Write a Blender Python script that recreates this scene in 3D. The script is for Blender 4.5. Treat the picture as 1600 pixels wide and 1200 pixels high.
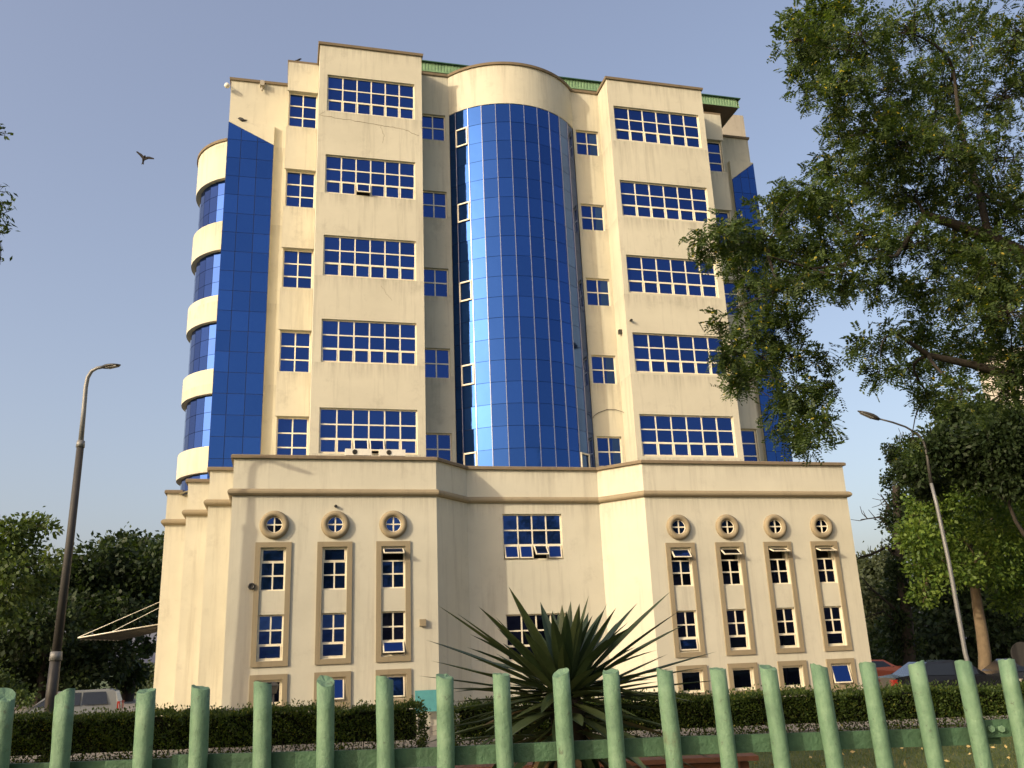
import bpy, math, random
import numpy as np
from mathutils import Matrix, Vector
for o in list(bpy.data.objects):
    bpy.data.objects.remove(o)
S = bpy.context.scene
COL = S.collection
rad = math.radians

# ------------------------------------------------------------------ camera
FPX = 1400.0
CAMH = 2.6
_up = np.array([-190.0, -4600.0, FPX]); _up /= np.linalg.norm(_up)
_fw = np.array([0, 0, 1.0]); _fw = _fw - _up * (_fw @ _up); _fw /= np.linalg.norm(_fw)
_rt = np.cross(_fw, _up)
if _rt[0] < 0: _rt = -_rt
ROT = np.array([_rt, _fw, _up])                      # camera (right, down, forward) -> world
cam_data = bpy.data.cameras.new('camera')
cam = bpy.data.objects.new('camera', cam_data); COL.objects.link(cam)
cx = ROT @ np.array([1, 0, 0]); cy = ROT @ np.array([0, -1, 0]); cz = ROT @ np.array([0, 0, -1])
M = Matrix.Identity(4)
for i in range(3):
    M[i][0], M[i][1], M[i][2] = cx[i], cy[i], cz[i]
M[0][3], M[1][3], M[2][3] = 0, 0, CAMH
cam.matrix_world = M
cam_data.sensor_width = 36.0
cam_data.lens = FPX / 1600.0 * 36.0
cam_data.clip_start = 0.05
cam_data.clip_end = 3000
S.camera = cam

# ------------------------------------------------------------------ building frame and sun
TH = rad(14.5)
EU = np.array([math.cos(TH), math.sin(TH), 0]); EV = np.array([-math.sin(TH), math.cos(TH), 0])
BO = np.array([-10.380, 32.377, 0.0])
SUN_EL = rad(22.0); SUN_A = rad(62.5)
sh = math.cos(SUN_A) * (-EV) + math.sin(SUN_A) * (-EU)
sun_dir = Vector((sh[0] * math.cos(SUN_EL), sh[1] * math.cos(SUN_EL), math.sin(SUN_EL)))

W = bpy.data.worlds.new('World'); S.world = W; W.use_nodes = True
nt = W.node_tree; nt.nodes.clear()
sky = nt.nodes.new('ShaderNodeTexSky'); sky.sky_type = 'NISHITA'; sky.sun_disc = False
sky.sun_elevation = SUN_EL
sky.sun_rotation = math.atan2(sun_dir.x, sun_dir.y)
sky.altitude = 0; sky.air_density = 1.0; sky.dust_density = 5.0; sky.ozone_density = 1.5
bg = nt.nodes.new('ShaderNodeBackground'); bg.inputs['Strength'].default_value = 0.15
wo = nt.nodes.new('ShaderNodeOutputWorld')
veil = nt.nodes.new('ShaderNodeMix'); veil.data_type = 'RGBA'; veil.blend_type = 'MULTIPLY'; veil.inputs['Factor'].default_value = 1.0
veil.inputs['B'].default_value = (1.10, 1.0, 0.90, 1.0)                 # dusty dry-season air: an even warm cast
haze = nt.nodes.new('ShaderNodeMix'); haze.data_type = 'RGBA'; haze.blend_type = 'ADD'; haze.inputs['Factor'].default_value = 1.0
haze.inputs['B'].default_value = (0.47, 0.45, 0.66, 1.0)                # even pale veil over the whole sky
nt.links.new(sky.outputs[0], veil.inputs['A']); nt.links.new(veil.outputs['Result'], haze.inputs['A']); nt.links.new(haze.outputs['Result'], bg.inputs['Color'])
nt.links.new(bg.outputs[0], wo.inputs['Surface'])

sl = bpy.data.lights.new('sun', 'SUN'); sl.energy = 2.35; sl.angle = rad(0.6); sl.color = (1.0, 0.87, 0.65)
so = bpy.data.objects.new('sun', sl); COL.objects.link(so)
so.rotation_euler = sun_dir.to_track_quat('Z', 'Y').to_euler()
so.location = (-40, -40, 40)
S.view_settings.view_transform = 'Standard'
S.view_settings.look = 'None'
S.view_settings.exposure = 0.5
S.view_settings.gamma = 1.0
S.render.engine = 'CYCLES'

# ------------------------------------------------------------------ helpers
def P(px, py, D):
    """a point of the place: the direction seen at (px,py) of the photo, D metres forward"""
    d = ROT @ np.array([px - 800.0, py - 600.0, FPX])
    return np.array([0, 0, CAMH]) + d * (D / d[1])

def lerp(a, b, t): return a + (b - a) * t

class MB:
    def __init__(s): s.v = []; s.f = []; s.m = []; s.sm = []
    def quad(s, a, b, c, d, mi=0, smooth=False):
        n = len(s.v); s.v += [tuple(a), tuple(b), tuple(c), tuple(d)]; s.f.append((n, n+1, n+2, n+3)); s.m.append(mi); s.sm.append(smooth)
    def poly(s, pts, mi=0):
        n = len(s.v); s.v += [tuple(p) for p in pts]; s.f.append(tuple(range(n, n+len(pts)))); s.m.append(mi); s.sm.append(False)
    def box(s, x0, x1, y0, y1, z0, z1, mi=0):
        n = len(s.v)
        s.v += [(x0,y0,z0),(x1,y0,z0),(x1,y1,z0),(x0,y1,z0),(x0,y0,z1),(x1,y0,z1),(x1,y1,z1),(x0,y1,z1)]
        for q in ((0,3,2,1),(4,5,6,7),(0,1,5,4),(1,2,6,5),(2,3,7,6),(3,0,4,7)):
            s.f.append(tuple(n+i for i in q)); s.m.append(mi); s.sm.append(False)
    def hexa(s, p, mi=0):
        """eight points: bottom ring of four then top ring of four"""
        n = len(s.v); s.v += [tuple(q) for q in p]
        for q in ((0,3,2,1),(4,5,6,7),(0,1,5,4),(1,2,6,5),(2,3,7,6),(3,0,4,7)):
            s.f.append(tuple(n+i for i in q)); s.m.append(mi); s.sm.append(False)
    def tube(s, pts, radii, k=8, mi=0, caps=True, smooth=True):
        pts = [np.asarray(p, float) for p in pts]; n0 = len(s.v); N = len(pts)
        ref = np.array([0.31, 0.87, 0.39])
        for i, p in enumerate(pts):
            t = pts[min(i+1, N-1)] - pts[max(i-1, 0)]; t = t / (np.linalg.norm(t) + 1e-9)
            a = np.cross(t, ref); na = np.linalg.norm(a)
            if na < 1e-3: a = np.cross(t, np.array([1.0, 0, 0])); na = np.linalg.norm(a)
            a /= na; b = np.cross(t, a)
            for j in range(k):
                w = 2*math.pi*j/k; s.v.append(tuple(p + radii[i]*(a*math.cos(w) + b*math.sin(w))))
        for i in range(N-1):
            for j in range(k):
                j2 = (j+1) % k
                s.f.append((n0+i*k+j, n0+i*k+j2, n0+(i+1)*k+j2, n0+(i+1)*k+j)); s.m.append(mi); s.sm.append(smooth)
        if caps:
            s.f.append(tuple(n0+j for j in range(k))[::-1]); s.m.append(mi); s.sm.append(False)
            s.f.append(tuple(n0+(N-1)*k+j for j in range(k))); s.m.append(mi); s.sm.append(False)
    def torus(s, c, R, r, axis='y', K=32, k=12, mi=0, squash=1.0):
        n0 = len(s.v)
        for i in range(K):
            A = 2*math.pi*i/K
            for j in range(k):
                B = 2*math.pi*j/k; q = R + r*math.cos(B)
                s.v.append((c[0]+q*math.cos(A), c[1]+r*squash*math.sin(B), c[2]+q*math.sin(A)))
        for i in range(K):
            for j in range(k):
                i2, j2 = (i+1) % K, (j+1) % k
                s.f.append((n0+i*k+j, n0+i*k+j2, n0+i2*k+j2, n0+i2*k+j)); s.m.append(mi); s.sm.append(True)
    def mesh(s, name, mats):
        me = bpy.data.meshes.new(name); me.from_pydata(s.v, [], s.f)
        for m in (mats if isinstance(mats, (list, tuple)) else [mats]): me.materials.append(m)
        me.polygons.foreach_set('material_index', s.m)
        me.polygons.foreach_set('use_smooth', s.sm)
        me.update()
        return me
    def build(s, name, mats, parent=None):
        return link(name, s.mesh(name, mats), parent)

def link(name, me, parent=None):
    o = bpy.data.objects.new(name, me); COL.objects.link(o)
    if parent is not None: o.parent = parent
    return o
def empty(name, loc=(0, 0, 0), rz=0.0, parent=None):
    o = bpy.data.objects.new(name, None); COL.objects.link(o); o.location = tuple(loc); o.rotation_euler = (0, 0, rz)
    o.empty_display_size = 0.3
    if parent is not None: o.parent = parent
    return o
def tag(o, label, cat, group=None, kind=None):
    if label: o['label'] = label
    if cat: o['category'] = cat
    if group: o['group'] = group
    if kind: o['kind'] = kind
    return o
def np_mesh(name, verts, nper, mat):
    """faces of nper consecutive verts each"""
    n = len(verts); nf = n // nper
    me = bpy.data.meshes.new(name)
    me.vertices.add(n); me.vertices.foreach_set('co', np.ascontiguousarray(verts, dtype=np.float32).ravel())
    me.loops.add(n); me.loops.foreach_set('vertex_index', np.arange(n, dtype=np.int32))
    me.polygons.add(nf)
    me.polygons.foreach_set('loop_start', np.arange(0, n, nper, dtype=np.int32))
    me.polygons.foreach_set('loop_total', np.full(nf, nper, dtype=np.int32))
    me.materials.append(mat); me.update(calc_edges=True); me.validate()
    return me

# ------------------------------------------------------------------ materials
def newmat(name):
    m = bpy.data.materials.new(name); m.use_nodes = True
    t = m.node_tree; return m, t, t.nodes['Principled BSDF']
def setc(sock, c): sock.default_value = (c[0], c[1], c[2], 1.0)
def noise(t, scale, detail=4, rough=0.6, coord='Object', stretch=None):
    tc = t.nodes.new('ShaderNodeTexCoord'); n = t.nodes.new('ShaderNodeTexNoise')
    n.inputs['Scale'].default_value = scale; n.inputs['Detail'].default_value = detail; n.inputs['Roughness'].default_value = rough
    if stretch:
        mp = t.nodes.new('ShaderNodeMapping'); mp.inputs['Scale'].default_value = stretch
        t.links.new(tc.outputs[coord], mp.inputs['Vector']); t.links.new(mp.outputs[0], n.inputs['Vector'])
    else: t.links.new(tc.outputs[coord], n.inputs['Vector'])
    return n.outputs['Fac']
def ramp(t, fac, stops):
    r = t.nodes.new('ShaderNodeValToRGB'); e = r.color_ramp.elements
    while len(e) < len(stops): e.new(0.5)
    for i, (p, c) in enumerate(stops):
        e[i].position = p; e[i].color = (c[0], c[1], c[2], 1) if isinstance(c, (tuple, list)) else (c, c, c, 1)
    t.links.new(fac, r.inputs['Fac']); return r.outputs['Color']
def mix(t, a, b, fac, mode='MIX'):
    n = t.nodes.new('ShaderNodeMix'); n.data_type = 'RGBA'; n.blend_type = mode
    for s, v in ((n.inputs['Factor'], fac), (n.inputs['A'], a), (n.inputs['B'], b)):
        if hasattr(v, 'is_linked') or hasattr(v, 'links'): t.links.new(v, s)
        elif isinstance(v, (int, float)): s.default_value = v
        else: s.default_value = (v[0], v[1], v[2], 1)
    return n.outputs['Result']
def bump(t, b, fac, strength, dist=0.01):
    n = t.nodes.new('ShaderNodeBump'); n.inputs['Strength'].default_value = strength; n.inputs['Distance'].default_value = dist
    t.links.new(fac, n.inputs['Height']); t.links.new(n.outputs[0], b.inputs['Normal'])

def mat_plaster(name, col, dirt, ledges=()):
    m, t, b = newmat(name)
    big = ramp(t, noise(t, 0.35, 5, 0.65), [(0.3, 0.90), (0.7, 1.05)])
    c = mix(t, col, big, 1.0, 'MULTIPLY')
    streak = ramp(t, noise(t, 1.0, 6, 0.7, stretch=(2.6, 2.6, 0.16)), [(0.53, 0.0), (0.78, 0.55)])
    c = mix(t, c, dirt, streak)
    patch = ramp(t, noise(t, 0.9, 8, 0.75), [(0.56, 0.0), (0.70, 0.30)])
    c = mix(t, c, dirt, patch)
    if ledges:                                   # rain streaks that start at sills and copings
        tc = t.nodes.new('ShaderNodeTexCoord'); sp = t.nodes.new('ShaderNodeSeparateXYZ'); t.links.new(tc.outputs['Object'], sp.inputs[0]); acc = None
        for zl in ledges:
            mr = t.nodes.new('ShaderNodeMapRange'); mr.inputs['From Min'].default_value = zl-.75; mr.inputs['From Max'].default_value = zl; mr.clamp = True
            t.links.new(sp.outputs['Z'], mr.inputs['Value'])
            lt = t.nodes.new('ShaderNodeMath'); lt.operation = 'LESS_THAN'; t.links.new(sp.outputs['Z'], lt.inputs[0]); lt.inputs[1].default_value = zl
            ml = t.nodes.new('ShaderNodeMath'); ml.operation = 'MULTIPLY'; t.links.new(mr.outputs[0], ml.inputs[0]); t.links.new(lt.outputs[0], ml.inputs[1])
            if acc is None: acc = ml.outputs[0]
            else:
                mxm = t.nodes.new('ShaderNodeMath'); mxm.operation = 'MAXIMUM'; t.links.new(acc, mxm.inputs[0]); t.links.new(ml.outputs[0], mxm.inputs[1]); acc = mxm.outputs[0]
        fine = ramp(t, noise(t, 1.0, 5, 0.7, stretch=(6.0, 6.0, 0.35)), [(0.42, 0.0), (0.72, 0.62)])
        f2 = t.nodes.new('ShaderNodeMath'); f2.operation = 'MULTIPLY'; t.links.new(acc, f2.inputs[0]); t.links.new(fine, f2.inputs[1])
        c = mix(t, c, dirt, f2.outputs[0])
    t.links.new(c, b.inputs['Base Color']); b.inputs['Roughness'].default_value = 0.85
    b.inputs['Specular IOR Level'].default_value = 0.25
    f = t.nodes.new('ShaderNodeMath'); f.operation = 'ADD'
    t.links.new(noise(t, 60, 3), f.inputs[0]); t.links.new(noise(t, 3.0, 4), f.inputs[1])
    bump(t, b, f.outputs[0], 0.25, 0.012)
    return m
M_WALL = mat_plaster('cream_plaster', (0.565, 0.53, 0.41), (0.25, 0.225, 0.17), (30.1, 26.62, 22.47, 18.5, 14.6, 10.73))
M_PODIUM = mat_plaster('brightened_clean_plaster', (0.585, 0.55, 0.43), (0.33, 0.295, 0.225), (9.99, 8.61))  # less stained, and lightened to stand in for more fill light
M_TRIM = mat_plaster('tan_stone_trim', (0.30, 0.245, 0.155), (0.15, 0.12, 0.08))
M_CAP = mat_plaster('brown_coping', (0.20, 0.155, 0.10), (0.08, 0.065, 0.045))
M_GREYWALL = mat_plaster('grey_render', (0.40, 0.36, 0.29), (0.16, 0.14, 0.11))
M_PALE = mat_plaster('pale_render', (0.55, 0.50, 0.42), (0.36, 0.33, 0.28))

def mat_simple(name, col, rough=0.6, metal=0.0, var=0.12, scale=6, bmp=0.0, spec=0.4):
    m, t, b = newmat(name)
    c = mix(t, col, ramp(t, noise(t, scale, 5, 0.65), [(0.25, 1 - var), (0.75, 1 + var)]), 1.0, 'MULTIPLY')
    t.links.new(c, b.inputs['Base Color']); b.inputs['Roughness'].default_value = rough; b.inputs['Metallic'].default_value = metal
    b.inputs['Specular IOR Level'].default_value = spec
    if bmp: bump(t, b, noise(t, scale * 5, 4), bmp, 0.01)
    return m
M_FRAME = mat_simple('cream_window_frame', (0.80, 0.72, 0.54), 0.5)
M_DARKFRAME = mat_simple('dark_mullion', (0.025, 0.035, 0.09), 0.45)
M_INTERIOR = mat_simple('dark_interior', (0.018, 0.014, 0.011), 0.9)
M_WHITE = mat_simple('white_casing', (0.72, 0.68, 0.58), 0.5)
M_GREYMETAL = mat_simple('grey_metal', (0.22, 0.215, 0.2), 0.55, 0.3)
M_DARKMETAL = mat_simple('dark_metal', (0.05, 0.047, 0.042), 0.5, 0.3)
M_BLACK = mat_simple('black_rubber', (0.015, 0.015, 0.016), 0.7)
M_SOFFIT = mat_simple('brown_soffit', (0.16, 0.115, 0.08), 0.8)
M_GREENROOF = mat_simple('green_roof_sheet', (0.17, 0.29, 0.15), 0.5, 0.0, 0.2, 3)
M_DKGREENROOF = mat_simple('dark_green_edge', (0.03, 0.08, 0.045), 0.5)
M_TEAL = mat_simple('teal_paint', (0.10, 0.33, 0.33), 0.5)
M_RUST = mat_simple('rusty_brown_board', (0.17, 0.07, 0.035), 0.8, 0, 0.3, 8)

def mat_glass(name, col, var=0.12, rough=0.025):
    m, t, b = newmat(name)
    oi = t.nodes.new('ShaderNodeObjectInfo')
    c = mix(t, col, ramp(t, oi.outputs['Random'], [(0.0, 1 - var), (1.0, 1 + var)]), 1.0, 'MULTIPLY')
    dust = ramp(t, noise(t, 1.6, 6, 0.7, stretch=(1, 1, 0.5)), [(0.35, 0.02), (0.8, 0.09)])
    t.links.new(c, b.inputs['Base Color']); b.inputs['Metallic'].default_value = 0.88
    t.links.new(dust, b.inputs['Roughness'])
    bump(t, b, noise(t, 0.9, 2, 0.5), 0.16, 0.03)
    return m
M_GLASS = mat_glass('blue_mirror_glass', (0.021, 0.058, 0.21))
M_CURTAIN = mat_glass('blue_curtain_glass', (0.027, 0.085, 0.28), 0.10)
M_GLASSDK = mat_glass('dark_glass', (0.010, 0.014, 0.035), 0.4)  # dark panes, their colour lowered further to stand for mirrored trees

def mat_fence():
    m, t, b = newmat('green_fence_paint')
    c = ramp(t, noise(t, 9, 8, 0.75), [(0.25, (0.06, 0.12, 0.07)), (0.5, (0.12, 0.215, 0.125)), (0.75, (0.185, 0.285, 0.175))])
    chips = ramp(t, noise(t, 38, 5, 0.7), [(0.60, 0.0), (0.70, 0.8)])
    c = mix(t, c, (0.05, 0.06, 0.035), chips)
    rust = ramp(t, noise(t, 6, 7, 0.8), [(0.62, 0.0), (0.74, 0.6)]); c = mix(t, c, (0.09, 0.06, 0.03), rust)
    t.links.new(c, b.inputs['Base Color']); b.inputs['Roughness'].default_value = 0.6
    bump(t, b, noise(t, 45, 6, 0.7), 0.8, 0.006)
    return m
M_FENCE = mat_fence()
M_RAIL = mat_simple('shaded_grimy_rail', (0.050, 0.105, 0.055), .7, 0, .45, 14, .5)  # fence green darkened for the shade behind the pickets, with some grime

def mat_leaf(name, dark, light, accent=None, acc=0.97, trans=0.35):
    m, t, b = newmat(name)
    g = t.nodes.new('ShaderNodeNewGeometry')
    st = [(0.0, dark), (0.85, light)]
    if accent: st += [(acc, light), (min(acc + 0.01, 1.0), accent)]
    c = ramp(t, g.outputs['Random Per Island'], st)
    big = ramp(t, noise(t, 0.55, 3), [(0.3, 0.72), (0.7, 1.25)])
    c = mix(t, c, big, 1.0, 'MULTIPLY')
    t.links.new(c, b.inputs['Base Color']); b.inputs['Roughness'].default_value = 0.55; b.inputs['Specular IOR Level'].default_value = 0.3
    tr = t.nodes.new('ShaderNodeBsdfTranslucent')
    c2 = mix(t, c, (1.5, 1.5, 0.5), 1.0, 'MULTIPLY'); t.links.new(c2, tr.inputs['Color'])
    mx = t.nodes.new('ShaderNodeMixShader'); mx.inputs[0].default_value = trans
    t.links.new(b.outputs[0], mx.inputs[1]); t.links.new(tr.outputs[0], mx.inputs[2])
    out = [n for n in t.nodes if n.type == 'OUTPUT_MATERIAL'][0]
    t.links.new(mx.outputs[0], out.inputs['Surface'])
    return m
M_LEAF_BIG = mat_leaf('pinnate_leaf', (0.024, 0.046, 0.016), (0.085, 0.125, 0.032), (0.45, 0.36, 0.04), 0.98, 0.42)
M_LEAF_DK = mat_leaf('dark_evergreen_leaf', (0.014, 0.028, 0.010), (0.035, 0.055, 0.018))
M_LEAF_MID = mat_leaf('mid_green_leaf', (0.03, 0.055, 0.016), (0.075, 0.11, 0.026))
M_LEAF_BRIGHT = mat_leaf('bright_green_leaf', (0.05, 0.10, 0.018), (0.13, 0.19, 0.03))
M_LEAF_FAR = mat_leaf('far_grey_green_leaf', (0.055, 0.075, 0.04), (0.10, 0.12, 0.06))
M_HEDGE = mat_leaf('hedge_leaf', (0.022, 0.045, 0.010), (0.07, 0.105, 0.02), (0.2, 0.2, 0.04), 0.97)
M_HEDGECORE = mat_simple('hedge_shade_core', (0.008, 0.010, 0.005), 0.95, 0, .3, 6, 0, .1)  # near-black filler: the shade between the leaves is put into its colour
M_GRASS = mat_leaf('grass_blade', (0.05, 0.075, 0.018), (0.12, 0.14, 0.04), (0.25, 0.2, 0.08), 0.93)
M_BARK = mat_simple('dark_bark', (0.035, 0.028, 0.021), 0.9, 0, 0.3, 5, 0.6)
M_BARKTAN = mat_simple('tan_bark', (0.15, 0.11, 0.065), 0.9, 0, 0.3, 5, 0.6)
def mat_blade(name, dark, light):
    m, t, b = newmat(name); oi = t.nodes.new('ShaderNodeObjectInfo')
    c = ramp(t, oi.outputs['Random'], [(0.0, dark), (1.0, light)])
    c = mix(t, c, ramp(t, noise(t, 7, 5, .7), [(.3, .75), (.75, 1.3)]), 1.0, 'MULTIPLY')
    t.links.new(c, b.inputs['Base Color']); b.inputs['Roughness'].default_value = .42; return m
M_AGAVE = mat_blade('agave_blade', (0.030, 0.055, 0.020), (0.095, 0.125, 0.045))
M_AGAVEDRY = mat_blade('dry_agave_blade', (0.10, 0.07, 0.035), (0.22, 0.16, 0.08))

def mat_ground():
    m, t, b = newmat('lawn_soil')
    c = ramp(t, noise(t, 0.8, 8, 0.7), [(0.3, (0.045, 0.075, 0.018)), (0.58, (0.075, 0.10, 0.028)), (0.78, (0.13, 0.10, 0.05))])
    t.links.new(c, b.inputs['Base Color']); b.inputs['Roughness'].default_value = 0.95
    bump(t, b, noise(t, 12, 6), 0.6, 0.03); return m
M_GROUND = mat_ground()
M_PAVING = mat_simple('worn_concrete', (0.20, 0.18, 0.15), 0.9, 0, 0.25, 1.5, 0.3)
M_KERB = mat_simple('kerb_concrete', (0.30, 0.28, 0.24), 0.85, 0, 0.2, 2)

# ------------------------------------------------------------------ ground
def gz(x, y):
    t = min(max((y - 6.0) / 18.0, 0.0), 1.0); t = t*t*(3 - 2*t)
    return 0.9 * (1 - t)
def build_ground():
    xs = sorted(set(list(np.linspace(-1500, -60, 8)) + list(np.linspace(-60, 60, 61)) + list(np.linspace(60, 1500, 8))))
    ys = sorted(set(list(np.linspace(-800, -20, 5)) + list(np.linspace(-20, 30, 51)) + list(np.linspace(30, 120, 10)) + list(np.linspace(120, 2500, 8))))
    rng = random.Random(2); v = []; f = []
    for y in ys:
        for x in xs: v.append((x, y, gz(x, y) + (rng.uniform(-.02, .02) if abs(x) < 50 and 2 < y < 26 else 0)))
    n = len(xs)
    for j in range(len(ys)-1):
        for i in range(n-1): f.append((j*n+i, j*n+i+1, (j+1)*n+i+1, (j+1)*n+i))
    me = bpy.data.meshes.new('ground'); me.from_pydata(v, [], f); me.materials.append(M_GROUND); me.update()
    o = link('ground', me); o['kind'] = 'structure'
build_ground()
b = MB(); b.box(-90, 90, 29.2, 95, -0.3, 0.03); o = b.build('driveway', M_PAVING); o['kind'] = 'structure'
b = MB(); b.box(-3.3, -1.6, 23.5, 29.17, -0.3, 0.045); o = b.build('path', M_PAVING); o['kind'] = 'structure'
for x0, x1 in ((-60, -3.4), (-1.5, 60)):
    b = MB(); b.box(x0, x1, 28.95, 29.15, -0.2, 0.14); o = b.build('kerb', M_KERB); o['kind'] = 'structure'

# ------------------------------------------------------------------ the office building
office = empty('office_building', BO, TH)
tag(office, 'tall cream office block with blue mirror glass windows and a curved glass stair tower', 'building')

def sweep(mb, pts, prof, mi=0):
    """sweep a closed profile [(outward offset, z)] along an open plan polyline; outward is to the right of travel"""
    pts = [np.array(p, float) for p in pts]; N = len(pts); rings = []
    for i, p in enumerate(pts):
        ds = []
        if i > 0: d = pts[i]-pts[i-1]; ds.append(d/np.linalg.norm(d))
        if i < N-1: d = pts[i+1]-pts[i]; ds.append(d/np.linalg.norm(d))
        ns = [np.array([d[1], -d[0]]) for d in ds]
        n = sum(ns); n = n/np.linalg.norm(n); k = 1.0/max(n @ ns[0], 0.3)
        n0 = len(mb.v)
        for (o, z) in prof: q = p + n*o*k; mb.v.append((q[0], q[1], z))
        rings.append(n0)
    K = len(prof)
    for a, c in zip(rings[:-1], rings[1:]):
        for j in range(K):
            j2 = (j+1) % K; mb.f.append((a+j, c+j, c+j2, a+j2)); mb.m.append(mi); mb.sm.append(False)
    mb.f.append(tuple(rings[0]+j for j in range(K))); mb.m.append(mi); mb.sm.append(False)
    mb.f.append(tuple(rings[-1]+j for j in range(K))[::-1]); mb.m.append(mi); mb.sm.append(False)

def wall_seg(mb, p0, p1, z0, z1, holes=(), depth=0.45):
    """upright wall face from p0 to p1 (outward to the right of travel); holes (s0,s1,za,zb) measured along it, with reveals and a dark room behind"""
    p0 = np.array(p0, float); p1 = np.array(p1, float); L = np.linalg.norm(p1-p0); d = (p1-p0)/L; n = np.array([d[1], -d[0]])
    def pt(s, z, dep=0.0): q = p0 + d*s - n*dep; return (q[0], q[1], z)
    ss = sorted({0.0, L, *[h[0] for h in holes], *[h[1] for h in holes]}); zs = sorted({z0, z1, *[h[2] for h in holes], *[h[3] for h in holes]})
    for a, c in zip(ss[:-1], ss[1:]):
        run = None
        for e, g in zip(zs[:-1], zs[1:]):
            sm_, zm = (a+c)/2, (e+g)/2
            if any(h[0] < sm_ < h[1] and h[2] < zm < h[3] for h in holes): 
                continue
            mb.quad(pt(a, e), pt(c, e), pt(c, g), pt(a, g))
    for (a, c, e, g) in holes:
        mb.quad(pt(a, e), pt(a, g), pt(a, g, depth), pt(a, e, depth)); mb.quad(pt(c, e), pt(c, e, depth), pt(c, g, depth), pt(c, g))
        mb.quad(pt(a, e), pt(a, e, depth), pt(c, e, depth), pt(c, e)); mb.quad(pt(a, g), pt(c, g), pt(c, g, depth), pt(a, g, depth))
        mb.quad(pt(a, e, depth), pt(a, g, depth), pt(c, g, depth), pt(c, e, depth), 1)

# unit pane: x 0..1, z 0..1, thin in y, shared by every pane
pm = MB(); pm.box(0, 1, 0, 1, 0, 1); PANE = {}
def pane_mesh(mat):
    if mat.name not in PANE: PANE[mat.name] = pm.mesh('pane', mat)
    return PANE[mat.name]
PR = random.Random(11)
def pane(parent, u0, v, z0, w, h, mat, rx=0.0):
    o = link('pane', pane_mesh(mat), parent); o.location = (u0, v, z0); o.scale = (w, 0.012, h)
    o.rotation_euler = (rad(PR.uniform(-0.55, 0.55)) + rx, 0, rad(PR.uniform(-0.55, 0.55)))
    return o
def window(parent, u0, u1, v, z0, z1, colx, rows, opened=None, glass=None, fw=0.055, heavy=(), dark=None, label=None):
    """window facing -v; colx: column count per row or int, rows: heights as fractions from the top; heavy rows have sash frames; opened {(row,col): degrees}"""
    opened = opened or {}; mb = MB(); w = u1-u0; h = z1-z0; d0, d1 = v, v+0.06
    o_parent = None; cells = []
    # outer frame
    mb.box(u0, u1, d0, d1, z0, z0+fw); mb.box(u0, u1, d0, d1, z1-fw, z1)
    mb.box(u0, u0+fw, d0, d1, z0+fw, z1-fw); mb.box(u1-fw, u1, d0, d1, z0+fw, z1-fw)
    iu0, iu1, iz0, iz1 = u0+fw, u1-fw, z0+fw, z1-fw; H = iz1-iz0; zt = iz1
    for r, fr in enumerate(rows):
        zb = zt - H*fr
        if r < len(rows)-1: mb.box(iu0, iu1, d0+0.002, d1, zb-fw/2, zb+fw/2)
        nc = colx[r] if isinstance(colx, (list, tuple)) else colx
        za = zb + (fw/2 if r < len(rows)-1 else 0); zc = zt - (fw/2 if r > 0 else 0)
        for c in range(nc):
            a = iu0 + (iu1-iu0)*c/nc; e = iu0 + (iu1-iu0)*(c+1)/nc
            if c > 0: mb.box(a-fw/2, a+fw/2, d0+0.004, d1, za, zc)
            aa = a + (fw/2 if c > 0 else 0); ee = e - (fw/2 if c < nc-1 else 0)
            cells.append((r, c, aa, ee, za, zc))
            if r in heavy and (r, c) not in opened:
                k = 0.03
                mb.box(aa, aa+k, d0-0.012, d1, za, zc); mb.box(ee-k, ee, d0-0.012, d1, za, zc)
                mb.box(aa+k, ee-k, d0-0.012, d1, za, za+k); mb.box(aa+k, ee-k, d0-0.012, d1, zc-k, zc)
        zt = zb
    wo_ = mb.build('window', M_FRAME, parent)
    if label: wo_['label'] = label
    for (r, c, a, e, za, zc) in cells:
        g = glass or M_GLASS
        if dark and dark(r, c): g = M_GLASSDK
        if (r, c) in opened:
            ang = opened[(r, c)]; k = 0.045; sw = e-a; shh = zc-za
            f = MB(); f.box(0, sw, 0, 0.04, 0, -k); f.box(0, sw, 0, 0.04, -shh+k, -shh); f.box(0, k, 0, 0.04, -k, -shh+k); f.box(sw-k, sw, 0, 0.04, -k, -shh+k)
            so_ = f.build('sash', M_FRAME, wo_); so_.location = (a, d0-0.035, zc); so_.rotation_euler = (-rad(ang), 0, 0)
            q = link('pane', pane_mesh(g), wo_); q.scale = (sw-2*k, 0.012, -(shh-2*k)); 
            R = Matrix.Rotation(-rad(ang), 4, 'X'); off = R @ Vector((k, 0.014, -k)); q.location = Vector((a, d0-0.035, zc)) + off; q.rotation_euler = (-rad(ang), 0, 0)
        else: pane(wo_, a-0.005, d0+0.03, za-0.005, e-a+0.01, zc-za+0.01, g)
    return wo_

ZT_P = 10.02
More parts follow.
